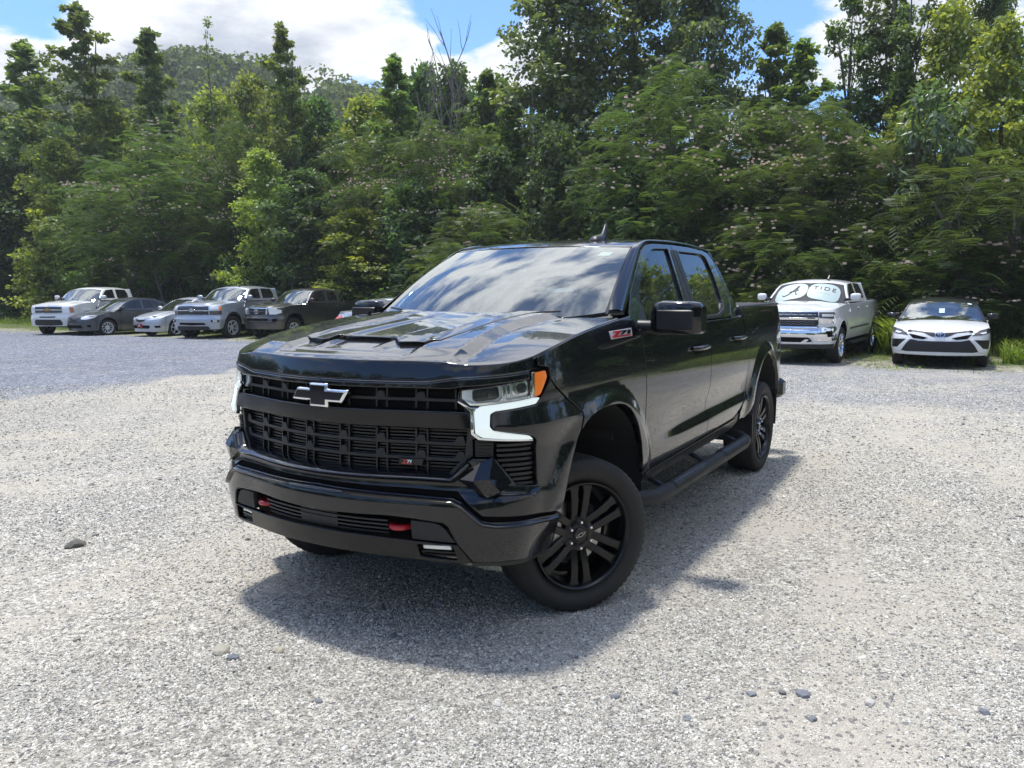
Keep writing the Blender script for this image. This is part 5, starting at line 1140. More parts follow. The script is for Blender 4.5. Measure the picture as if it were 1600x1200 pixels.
    s = pick(f4, paint=PSIL, steer=rad(-5), wglass=WG2, top=[(-4.82, 1.40), (-3.6, 1.395), (-3.0, 1.385), (-2, 1.36), (-1, 1.35), (-.5, 1.345), (0, 1.32), (.4, 1.29), (.75, 1.245), (.99, 1.19)])
    v = vehicle('parked_truck', 'silver crew cab pickup parked between the silver saloon and the brown pickup', 'pickup truck', (-15.7, -21.6, -.03), rad(13.1), s, 'vehicles parked along the woods'); chev_mesh(s, v); emblem_cross(s['_S'], 0, 1.03, .9, CHROME, v, .034)
    mb = MB(); mb.tube([(-1.36, .3, 1.86), (-1.44, .3, 1.93), (-1.50, .3, 1.94)], [.03, .02, .008], 6); mb.build('roof_antenna', SATIN, v)
    # V5 brown grey compact pickup
    f5 = [('grille', round_poly([(0, 1.08), (.42, 1.07), (.40, .88), (0, .87)], [0, .05, .05, 0]), .006, GRILLD, 'full'), ('grille:grille_rim', [(0, 1.105), (.50, 1.095), (.46, .86), (.41, .88), (.435, 1.07), (0, 1.08)], .018, CHROME, 'full'), ('grille:grille_bar', [(0, .985), (.41, .985), (.41, .97), (0, .97)], .014, mat('grille_grey'), 'full'),
          ('headlight', [(.52, 1.085), (.82, 1.06), (1.00, 1.02), (1.00, .93), (.80, .88), (.56, .875)], .010, REFL, 'm'), ('lower_intake', round_poly([(0, .74), (.52, .74), (.50, .66), (0, .65)], [0, .03, .03, 0]), .012, DARKV, 'full'), ('fog_recess', [(.66, .72), (.84, .73), (.82, .63), (.68, .62)], .012, DARKV, 'm'), ('bumper_line', [(0, .60), (.75, .60), (.80, .575), (0, .575)], .012, SATIN, 'full')]
    s = pick(f5, paint=PBR, plan=[(.87, 0), (.855, .30), (.80, .58), (.70, .78), (.52, .90), (.3, .93), (0, .94), (-1, .94), (-2.5, .94), (-3.4, .935), (-4.0, .92), (-4.28, .88), (-4.38, .75), (-4.40, .5), (-4.40, 0)], arch=[(0, .44, .47), (-3.235, .44, .47)], w=.93, wb=3.235, track=.79, cowl=-.42, deck=-2.55,
             top=[(-4.42, 1.32), (-3.4, 1.31), (-2.6, 1.30), (-2, 1.28), (-1, 1.26), (-.5, 1.25), (0, 1.235), (.4, 1.20), (.7, 1.145), (.9, 1.08)], doors=[-.60, -1.70, -2.40], tail=-4.05, handle=1.12, fend=.36,
             roof=[(-2.48, 1.72), (-2.2, 1.765), (-1.7, 1.785), (-1.4, 1.77), (-1.15, 1.73), (-.85, 1.56), (-.50, 1.33), (-.25, 1.20)], side=(.85, .42, 1.28), belt=1.30, wtop=(-1.18,), wbase=-.52, rtop=-2.44,
             windows=[[(-.92, 1.32), (-.98, 1.40), (-1.28, 1.65), (-1.68, 1.68), (-1.64, 1.32)], [(-1.86, 1.68), (-2.22, 1.66), (-2.30, 1.50), (-2.26, 1.33), (-1.82, 1.32)]], mirror=(-.78, 1.36, 'car'), wheel=(.38, .22, .25, 6, RIMS), wglass=WG2)
    v = vehicle('parked_truck', 'brown grey compact pickup just left of the black truck nose', 'pickup truck', (-16.7, -19.3, -.03), rad(-.2), s, 'vehicles parked along the woods'); emblem_ovals(s['_S'], 0, .975, 1.5, CHROME, v, .03)
    # V6 silver saloon seen from its tail over the hood
    f6 = [('tail_lamp', [(-.0, .5), (.01, .5), (.01, .49), (0, .49)], -.05, REDL, 'm')]
    s = sedan([], paint=PSL2); v = vehicle('parked_saloon', 'silver saloon with a red tail lamp, mostly hidden beyond the black truck hood', 'car', (-17.4, -12.3, -.02), rad(120), s, 'vehicles parked along the woods')
    um = s['_UM']
    for mi in (False, True): drape('tail_lamp', [(um-1.05, .93), (um-.45, .95), (um-.42, .78), (um-1.0, .76)], s['_S'], .01, .02, REDL, v, mir=mi, grid=.1)
    # V7 white pickup with the sunshade
    f7 = [('grille', [(0, 1.165), (.68, 1.15), (.70, .80), (0, .80)], .004, GRILLD, 'full')]
    f7 += [('grille:grille_bar', [(0, z), (.68, z), (.68, z-h_), (0, z-h_)], .022, CHROME, 'full') for z, h_ in ((1.165, .02), (1.035, .055), (.835, .035))]
    f7 += [('headlight', [(.70, 1.150), (1.08, 1.150), (1.12, 1.06), (1.08, 1.00), (.70, 1.03)], .008, mat('lamp_dark'), 'm'), ('headlight:headlight_cell', [(.76, 1.10), (1.02, 1.105), (1.02, 1.05), (.76, 1.05)], .016, REFL, 'm'), ('headlight:running_lamp', [(1.04, 1.09), (1.10, 1.09), (1.12, .93), (1.05, .93)], .016, REFL, 'm'),
           ('chrome_cheek', [(.70, 1.01), (1.08, .99), (1.10, .90), (.72, .90)], .010, CHROME, 'm'), ('white_cheek', [(.70, .885), (1.12, .885), (1.10, .855), (.66, .85)], .012, PW, 'm'),
           ('chrome_bumper', [(0, .775), (.66, .775), (.82, .83), (1.16, .845), (1.22, .70), (1.20, .56), (.95, .52), (.66, .52), (.56, .60), (0, .60)], .016, CHROME, 'full'), ('chrome_bumper:fog_lamp', [(.84, .74), (.96, .745), (.98, .62), (.88, .61)], .026, DARKV, 'm'),
           ('lower_intake', [(0, .60), (.50, .60), (.58, .52), (.50, .49), (0, .49)], .010, DARKV, 'full'), ('skid_bar', [(0, .49), (.34, .49), (.44, .56), (.52, .555), (.46, .50), (.60, .49), (.58, .455), (0, .455)], .020, SILVM, 'full'), ('lower_valance', [(0, .44), (1.12, .46), (1.16, .36), (0, .34)], .008, SATIN, 'full')]
    s = pick(f7, paint=PW, wglass=INTER, handle_m=CHROME, moulding=(.72, SATIN), top=[(-4.82, 1.41), (-3.6, 1.405), (-3.0, 1.395), (-2, 1.37), (-1, 1.36), (-.5, 1.355), (0, 1.33), (.4, 1.30), (.75, 1.25), (.99, 1.19)], wheel=(.405, .272, .27, 5, CHROME))
    V7 = vehicle('parked_truck', 'white crew cab pickup with chrome bumper and a sunshade behind its windscreen', 'pickup truck', (-15.55, -1.12, 0), rad(-3.2), s, 'vehicles parked along the woods'); T = s['_T']
    chev_mesh(s, V7)
    for s_ in (1, -1):
        mb = MB(); mb.box((-1.85, s_*.98, .40), (2.0, .16, .05), ch=.015); mb.build('running_board', SATIN, V7)
    shade = mat('sunshade_cloth', (.36, .44, .42), .35, coat=.5)
    sg_ = lambda v_, e_: math.copysign(abs(v_)**e_, v_)
    lobe_ = lambda c_, s_: [(c_+.365*sg_(math.cos(t), .62), -.86+.29*sg_(math.sin(t), .72)) for t in np.linspace(0, 2*math.pi, 22, endpoint=False)]
    for s_ in (-1, 1): drape('sunshade', lobe_(s_*.37, s_), T, .004, .004, shade, V7, grid=.1, bev=.001)
    ink = mat('print_ink', (.05, .025, .025), .6)
    def text(body, u, x, size, nm, m_=ink):
        cu = D.curves.new(nm, 'FONT'); cu.body = body; cu.align_x = 'CENTER'; cu.size = size; tmp = D.objects.new(nm, cu); COL.objects.link(tmp)
        me = tmp.evaluated_get(bpy.context.evaluated_depsgraph_get()).to_mesh(); vs = [(u+v_.co.x, x-v_.co.y*1.0) for v_ in me.vertices]; fs = [tuple(p.vertices) for p in me.polygons]
        tmp.evaluated_get(bpy.context.evaluated_depsgraph_get()).to_mesh_clear(); D.objects.remove(tmp)
        return vs, fs
    def lay(body, y0, x0, size, nm):
        vs, fs = text(body, 0, 0, size, nm); A = np.array(vs); pts = T(y0+A[:, 0], x0+A[:, 1]*-1*-.85 if False else x0-(-A[:, 1])*(-.85)*-1, .009)
        return pts, fs
    for body, size, x0, nm in (('TIDE', .20, -.92, 'sunshade_text'), ('PRIDE', .085, -.80, 'sunshade_text')):
        cu = D.curves.new('t', 'FONT'); cu.body = body; cu.align_x = 'CENTER'; cu.size = size; cu.space_character = 1.35; tmp = D.objects.new('t', cu); COL.objects.link(tmp); dg = bpy.context.evaluated_depsgraph_get(); ev = tmp.evaluated_get(dg); me = ev.to_mesh()
        A = np.array([tuple(q.co) for q in me.vertices]); fs = [tuple(p.vertices) for p in me.polygons]; ev.to_mesh_clear(); D.objects.remove(tmp)
        pts = T(.37+A[:, 0], x0-A[:, 1]*.80, .011)
        mesh_obj(nm, pts, fs, ink if body == 'TIDE' else mat('print_grey', (.40, .38, .38), .6), V7)
    mb = MB()   # flowing script letter
    for st in ([(-.16, .06), (-.12, .10), (-.04, .07), (.03, -.01), (.10, -.13), (.11, -.14)], [(.12, -.15), (.09, -.06), (.08, .02), (.10, .09), (.13, .10)], [(-.04, .0), (.04, .0), (.13, -.03)]):
        mb.tube([tuple(T(-.37+a*1.2, -.86+b*1.2, .011)) for a, b in st], .010, 5)
    mb.build('sunshade_emblem', ink, V7)
    mb = MB(); mb.tube([(-1.36, .35, 1.87), (-1.46, .35, 1.96), (-1.52, .35, 1.97)], [.03, .02, .008], 6); mb.build('roof_antenna', SATIN, V7)
    # V8 white saloon with black roof
    f8 = [('grille_line', [(0, .735), (.30, .755), (.62, .79), (.62, .775), (.30, .73), (.14, .66), (0, .655)], .006, GRILLD, 'full'), ('upper_intake', [(.22, .635), (.46, .69), (.60, .715), (.50, .62), (.30, .60)], .006, DARKV, 'm'),
          ('lower_intake', [(0, .565), (.38, .57), (.54, .60), (.74, .36), (.62, .34), (0, .345)], .006, mat('mesh_black', (.010, .010, .012), .45, bump=(120, .6, .01)), 'full'),
          ('headlight', [(.60, .685), (.66, .73), (.85, .79), (1.10, .83), (1.16, .80), (1.12, .74), (.88, .70)], .008, mat('lamp_dark'), 'm'), ('headlight:headlight_cell', [(.76, .735), (.95, .765), (.98, .735), (.84, .715)], .016, REFL, 'm'),
          ('side_intake', [(.62, .60), (1.06, .585), (1.10, .43), (1.02, .40), (.80, .42)], .008, SATIN, 'm'), ('white_blade', [(.56, .60), (.62, .60), (.80, .42), (1.06, .40), (1.10, .34), (.82, .33), (.72, .35)], .022, PW, 'm'), ('white_sill', [(0, .335), (.60, .335), (.82, .325), (1.08, .335), (1.08, .305), (.74, .285), (.60, .31), (0, .31)], .020, PW, 'full')]
    s = sedan(f8, paint=PW, plan=[(1.0, 0), (.985, .25), (.93, .52), (.80, .76), (.60, .885), (.3, .915), (-.2, .92), (-1.2, .925), (-2.2, .92), (-3.0, .90), (-3.5, .84), (-3.75, .70), (-3.87, .4), (-3.89, 0)], w=.915, wb=2.825, track=.80, arch=[(0, .35, .385), (-2.825, .35, .385)], corner=(.75, 1.15),
              top=[(-3.92, 1.02), (-3.5, 1.06), (-2.9, 1.07), (-2, 1.02), (-1.2, .985), (-.5, .98), (0, .945), (.4, .885), (.75, .80), (1.02, .71)], doors=[-.60, -1.66, -2.62], tail=-3.35, roofm=PBK, framem=PBK, mirrorm=PBK, wheel=(.34, .235, .225, 10, RIMB),
              roof=[(-3.25, 1.10), (-2.95, 1.21), (-2.5, 1.35), (-2.0, 1.42), (-1.55, 1.445), (-1.2, 1.425), (-.95, 1.35), (-.52, 1.15), (-.15, .995), (.1, .92)], side=(.84, .50, 1.0), rglass=(-2.45, -3.1), side_end=-3.0, rtop=-2.4,
              windows=[[(-.70, 1.03), (-.78, 1.10), (-1.15, 1.30), (-1.60, 1.345), (-1.58, 1.02)], [(-1.68, 1.345), (-2.2, 1.31), (-2.6, 1.16), (-2.62, 1.06), (-2.5, 1.03), (-1.66, 1.02)]], mirror=(-.62, 1.04, 'car'), wglass=glass('camry_screen', (.16, .18, .19), 2.0), sill=[(0, .27), (.95, .28), (1.2, .24), (2, .19), (5, .2), (7.5, .3)])
    v = vehicle('parked_saloon', 'white saloon with black roof and mirrors, nearest the right edge', 'car', (-15.95, 1.80, 0), rad(2.5), s, 'vehicles parked along the woods'); emblem_ovals(s['_S'], 0, .70, 1.25, CHROME, v, .02)
    drape('paper_notice', [(-.05, -.62), (.06, -.62), (.06, -.42), (-.05, -.42)], s['_T'], .006, .002, mat('blue_paper', (.40, .52, .60), .6), v, grid=.2, bev=.0005)
    drape('screen_sticker', [(.50, -.95), (.58, -.95), (.58, -.90), (.50, -.90)], s['_T'], .006, .002, PAPER, v, grid=.2, bev=.0005)
def chev_mesh(s, v):
    mb = MB(); Sf = s['_S']
    for z0, z1 in ((.86, 1.01), (1.05, 1.16)):
        for k in range(3):
            z = z0+(z1-z0)*(k+.5)/3
            us = np.linspace(-.62, .62, 30); zz = z+.010*np.sin(us*40); A = Sf(us, zz+.005, .012); B = Sf(us, zz-.005, .012)
            mb.add(np.concatenate([A, B]), [(i, i+1, 31+i, 30+i) for i in range(29)])
    o = mb.build('grille_mesh', mat('grille_grey', (.20, .21, .24), .3, .6), v); o['kind'] = 'stuff'
cars()
# ---------------------------------------------------------------- vegetation
def leaf_mat(name, col, trans, gloss=.25, rough=.45):
    m = D.materials.new(name); m.use_nodes = True; t = NT(m.node_tree); t.n.clear()
    gi = t.new('ShaderNodeNewGeometry'); g = t.new('ShaderNodeTexCoord').outputs['Object']; oi = t.new('ShaderNodeObjectInfo')
    c = t.mix(gi.outputs['Random Per Island'], tuple(k*.62 for k in col), tuple(min(k*1.45, .6) for k in col))
    c = t.mix(1.0, c, t.ramp(t.noise(g, .55, 3, .6), [(.3, (.72, .78, .85)), (.7, (1.25, 1.15, .9))]), 'MULTIPLY')
    hsv = t.new('ShaderNodeHueSaturation'); t.link(t.math('ADD', t.math('MULTIPLY', oi.outputs['Random'], .03), .485), hsv.inputs['Hue']); t.link(t.math('ADD', t.math('MULTIPLY', oi.outputs['Random'], .3), .85), hsv.inputs['Value']); t.link(c, hsv.inputs['Color']); c = hsv.outputs[0]
    df = t.new('ShaderNodeBsdfDiffuse'); t.link(c, df.inputs[0]); tl = t.new('ShaderNodeBsdfTranslucent'); t.link(t.mix(1.0, c, trans, 'MULTIPLY'), tl.inputs[0])
    m1 = t.new('ShaderNodeMixShader'); m1.inputs[0].default_value = .42; t.link(df.outputs[0], m1.inputs[1]); t.link(tl.outputs[0], m1.inputs[2])
    gl = t.new('ShaderNodeBsdfGlossy'); gl.inputs[1].default_value = rough; gl.inputs[0].default_value = (.9, .95, .9, 1); m2 = t.new('ShaderNodeMixShader'); m2.inputs[0].default_value = gloss*.16; t.link(m1.outputs[0], m2.inputs[1]); t.link(gl.outputs[0], m2.inputs[2])
    o = t.new('ShaderNodeOutputMaterial'); t.link(m2.outputs[0], o.inputs[0]); return m
LM = {'gum': leaf_mat('star_leaf', (0.132, 0.178, 0.063), (2.0, 2.1, .9)), 'leafy': leaf_mat('yellow_green_leaf', (0.210, 0.265, 0.072), (2.1, 2.0, .8)),
      'broad': leaf_mat('dark_leaf', (0.088, 0.130, 0.055), (1.6, 1.9, .8)), 'tall': leaf_mat('mid_green_leaf', (0.126, 0.167, 0.072), (1.8, 1.9, .8), .35), 'column': leaf_mat('column_leaf', (0.105, 0.151, 0.055), (1.8, 1.9, .8)),
      'silk': leaf_mat('feathery_leaf', (0.084, 0.121, 0.047), (1.6, 1.7, .8), .12), 'glossy': leaf_mat('glossy_leaf', (0.101, 0.147, 0.069), (1.4, 1.6, .8), .45, .4), 'far': leaf_mat('hill_leaf', (0.111, 0.142, 0.058), (1.5, 1.6, .8), .1),
      'bush': leaf_mat('shrub_leaf', (0.067, 0.109, 0.030), (1.6, 1.9, .8)), 'blade': leaf_mat('grass_blade', (0.168, 0.232, 0.048), (1.8, 1.9, .7), .2)}
BARK = mat('bark', (.11, .095, .078), .95, bump=(14, .8, .03), var=(6, .4)); DEADW = mat('dead_wood', (.20, .17, .15), .95, bump=(14, .6, .02), var=(6, .4))
PINK = mat('silk_flower', (.96, .72, .58), .7, var=(2, .3), emit=None)
def leaves(C, rads, per, L, Wd, rg, flat=.7, droop=.3, sz=.35):
    """clusters -> quads; C (n,3)"""
    n = len(C)*per; c = np.repeat(C, per, 0); r = np.repeat(rads, per)
    d = rg.normal(size=(n, 3)); d /= np.linalg.norm(d, axis=1)[:, None]; rr = r*rg.random(n)**.45
    p = c+d*rr[:, None]*np.array([1, 1, flat])
    a = d*.7+rg.normal(size=(n, 3))*.6+np.array([0, 0, -droop]); a /= np.linalg.norm(a, axis=1)[:, None]
    nn = rg.normal(size=(n, 3))*.55+np.array([0, 0, 1.]); s = np.cross(a, nn); s /= np.linalg.norm(s, axis=1)[:, None]+1e-9
    l = L*(1+sz*rg.normal(size=n)).clip(.5, 1.8); w_ = Wd*l/L
    up = np.cross(s, a)
    V = np.stack([p, p+a*(l*.45)[:, None]+s*(w_*.5)[:, None]+up*(w_*.12)[:, None], p+a*l[:, None], p+a*(l*.45)[:, None]-s*(w_*.5)[:, None]+up*(w_*.12)[:, None]], 1).reshape(-1, 3)
    return V, np.arange(n*4).reshape(-1, 4)
def crown_points(kind, H_, W_, n, rg):
    R = W_/2; out = []
    ph = rg.random(8)*6.28
    while len(out) < n:
        h = rg.random(); a = rg.random()*2*math.pi; q = rg.random()**.45
        if kind in ('gum', 'gumspire'):
            h = h**1.10; rr = R*(1-h)**(.66 if kind == 'gum' else .72)*min(1, .5+h*3)
            wh = math.sin(h*(40+6*math.sin(ph[3]))+ph[2]+.9*math.sin(a+ph[4]))
            if h > .5: rr *= (1.05+.25*math.sin(a*2+ph[1]+h*9)) if wh > -.1 else .34
            elif math.sin(h*19+ph[0])*math.sin(a*2+ph[1]+h*6) < -.5: rr *= .75
            if h > .88: rr = min(rr, R*(1.02-h)*1.3)
            if h > .52: continue
            z = h*H_
        elif kind == 'tall':
            z = H_*(.04+.96*h); rr = R*(math.sin(math.pi*min(1, (h*.9+.1))**.9)**.45); rr *= .70+.32*math.sin(a*3+ph[3]+h*9)+.12*math.sin(h*31+ph[4])
        elif kind == 'leafy':
            z = H_*(.02+.98*h); rr = R*(1-h**2.2)**.55*(.72+.30*math.sin(a*2+ph[3]+h*11)+.15*math.sin(h*27+a*3))
        elif kind == 'column':
            k = int(rg.random()*3); z = H_*(.25+.75*h*(1-.12*k)); ax = (R*.45*math.cos(k*2.1), R*.45*math.sin(k*2.1)); rr = R*.42*(1-h*.6)
            out.append((ax[0]+rr*q*math.cos(a), ax[1]+rr*q*math.sin(a), z)); continue
        elif kind == 'glossy':
            z = H_*(.1+.9*h); rr = R*(1-h**3)**.5
        else:
            z = H_*(.0+1.0*h); rr = R*(1-h**2.4)**.5*(.76+.26*math.sin(a*3+ph[5]+h*7)+.12*math.sin(h*19+a))
        rr = max(rr, .04)
        out.append((rr*q*math.cos(a), rr*q*math.sin(a), z))
    if kind in ('gum', 'gumspire'):   # open upper part: separate rising branches carry the leaves
        out = out[:int(n*.62)]; nb = 30
        for k in range(nb):
            h = .50+.49*(k+rg.random()*.8)/nb; a = k*2.4+rg.normal()*.4; l = R*(1.04-h)**.8*rg.uniform(.45, 1.25)*(1.25 if kind == 'gum' else 1.5)
            for t in ((.35, .7, 1.0) if l > .8 else (.5, 1.0)): out.append((l*t*math.cos(a)+rg.normal()*.06, l*t*math.sin(a)+rg.normal()*.06, H_*h+l*t*.35))
        for k in range(5): out.append((rg.normal()*.05, rg.normal()*.05, H_*(.93+.018*k)))
    return np.array(out)
def trunk_mesh(H_, W_, pts, rg, r0=.16, lean=.3, stems=1):
    mb = MB()
    for s in range(stems):
        bx, by = (rg.normal(size=2)*.25 if stems > 1 else (0, 0)); lx, ly = rg.normal(size=2)*lean
        path = [(bx+lx*(t**1.5), by+ly*(t**1.5), H_*.93*t-.1) for t in np.linspace(0, 1, 9)]
        mb.tube(path, [r0*(1-t)**.8+.015 for t in np.linspace(0, 1, 9)], 7)
        for k in rg.choice(len(pts), min(len(pts), 16), replace=False):
            p = pts[k]; t = min(.9, max(.08, p[2]/H_*.78)); b = (bx+lx*t**1.5, by+ly*t**1.5, H_*.93*t)
            mid = [(b[i]+p[i])/2+rg.normal()*.12 for i in range(3)]; mid[2] += .15
            mb.tube([b, mid, tuple(p)], [r0*.35*(1-t)+.02, r0*.2*(1-t)+.014, .008], 5)
    return mb
def fronds(C, D_, rg, L=.55):
    """feathery leaves: a bent rib with narrow leaflets either side"""
    n = len(C); K = 7; Vs = []
    t = (np.arange(K)+.5)/K; d = D_/np.linalg.norm(D_, axis=1)[:, None]; up = np.array([0, 0, 1.]); s = np.cross(d, up); s /= np.linalg.norm(s, axis=1)[:, None]+1e-9
    l = L*(.75+.5*rg.random(n))
    for k in range(K):
        c = C+d*(l*t[k])[:, None]-up*(l*.70*t[k]**2)[:, None]
        ll = l*.36*math.sin(math.pi*(.18+.72*t[k]))+.03; wd = l/K*.34
        for sg in (-1, 1):
            tip = c+s*(sg*ll)[:, None]+d*(ll*.45)[:, None]-up*(ll*.32)[:, None]; w_ = d*wd[:, None]
            Vs.append(np.stack([c-w_*.5, c+w_*.5, tip+w_*.35, tip-w_*.35], 1))
    V = np.concatenate(Vs, 0).reshape(-1, 3); return V, np.arange(len(V)).reshape(-1, 4)
def flowers(P, r, rg):
    n = len(P); a = rg.random(n)*6.28; V = []
    for k in range(3):
        t = a+k*1.05; dx = np.stack([np.cos(t), np.sin(t), 0*t], 1)*r; dz = np.array([0, 0, r*.9]); V.append(np.stack([P-dx-dz*.2, P+dx-dz*.2, P+dx*.75+dz*.8, P-dx*.75+dz*.8], 1))
    V = np.concatenate(V, 0).reshape(-1, 3); return V, np.arange(len(V)).reshape(-1, 4)
SPEC = {'gum': (14, 4.6, 240, .52, 62, .20, .16, .34), 'gumspire': (16, 5.6, 270, .50, 62, .19, .15, .34), 'leafy': (10, 4.8, 230, .50, 66, .16, .12, .42), 'tall': (15, 6.2, 430, .55, 74, .17, .13, .45),
        'column': (12, 2.4, 150, .34, 60, .13, .10, .5), 'glossy': (7, 2.8, 90, .40, 40, .24, .085, .8), 'broad': (7, 4.4, 210, .46, 64, .15, .115, .45), 'bush': (2.6, 2.6, 75, .34, 60, .11, .085, .5)}
def build_proto(kind, v):
    rg = np.random.default_rng(hash((len(kind), v, ord(kind[0]))) % 99991); parts = {}
    if kind == 'silk' or kind == 'silksmall':
        H_, W_, nb = (8., 7.5, 270) if kind == 'silk' else (4., 4.2, 110); R = W_/2
        tips = []
        while len(tips) < nb:
            a = rg.random()*2*math.pi; r = R*rg.random()**.55; lay = rg.random()**1.5*.62
            z = H_*((.98-.40*(r/R)**2)*(1-lay)+.03*math.sin(a*3+v)+.03*rg.normal()); tips.append((r*math.cos(a), r*math.sin(a), max(z, .35)))
        tips = np.array(tips); m = 13; C = np.repeat(tips, m, 0)+rg.normal(size=(nb*m, 3))*np.array([.26, .26, .15]); ang = rg.random(nb*m)*6.28
        out = np.repeat(tips[:, :2], m, 0); Dm = np.stack([np.cos(ang)+out[:, 0]/R*.8, np.sin(ang)+out[:, 1]/R*.8, .30+.5*rg.normal(size=nb*m)], 1)
        V, Q = fronds(C, Dm, rg, .46); parts['crown'] = (V, Q, LM['silk'])
        # sparse inner leaves
        mb = trunk_mesh(H_*.8, W_, tips, rg, .12, .9, 3); parts['trunk'] = (mb, BARK)
        top = tips[(np.sin(tips[:, 0]*1.7+v)*np.sin(tips[:, 1]*1.9+v*2)+.5*np.sin(tips[:, 2]*1.5) > .05) & (rg.random(nb) < .75)]; P = np.repeat(top, 6, 0)+rg.normal(size=(len(top)*6, 3))*np.array([.30, .30, .06])+np.array([0, 0, .16]); parts['blossoms'] = (*flowers(P, .050, rg), PINK)
        return (H_, W_), parts
    H_, W_, n, cr, per, L, Wd, dr = SPEC[kind]; pts = crown_points(kind, H_, W_, n, rg)
    n = len(pts); rads = cr*(.6+.7*rg.random(n)); 
    if kind.startswith('gum'): rads *= np.clip(1.35-pts[:, 2]/H_*.95, .36, 1)
    V, Q = leaves(pts, rads, per, L, Wd, rg, .62, dr); parts['crown'] = (V, Q, LM['gum' if kind == 'gumspire' else kind])
    parts['trunk'] = (trunk_mesh(H_, W_, pts, rg, .15 if H_ > 5 else .05, .35, 3 if kind == 'bush' else 1), BARK)
    return (H_, W_), parts
PROTO = {}
def proto(kind, v):
    if (kind, v) not in PROTO:
        dims, parts = build_proto(kind, v); ms = {}
        for nm, p in parts.items():
            if len(p) == 3: o = fast_mesh(nm, p[0], p[1], p[2], None, False)
            else: o = p[0].build(nm, p[1], None, auto=60)
            ms[nm] = o.data; D.objects.remove(o)
        PROTO[(kind, v)] = (dims, ms)
    return PROTO[(kind, v)]
NAMES = {'gum': 'sweetgum_tree', 'gumspire': 'sweetgum_tree', 'leafy': 'leafy_tree', 'broad': 'broadleaf_tree', 'tall': 'tall_tree', 'column': 'column_tree', 'silk': 'silk_tree', 'silksmall': 'silk_tree', 'glossy': 'glossy_leaved_tree', 'bush': 'shrub'}
def plant(kind, v, x, y, h, wd, label, group, rz=None, cat='tree', flowers_=True):
    (H_, W_), ms = proto(kind, v); e = empty(NAMES[kind], (x, y, -.05), RNG.random()*6.28 if rz is None else rz, label, cat, group); e.scale = (wd/W_, wd/W_, h/H_)
    for nm, me in ms.items():
        if nm == 'blossoms' and not flowers_: continue
        o = D.objects.new(nm, me); COL.objects.link(o); o.parent = e
        if nm in ('crown', 'blossoms'): o['kind'] = 'stuff'
    return e
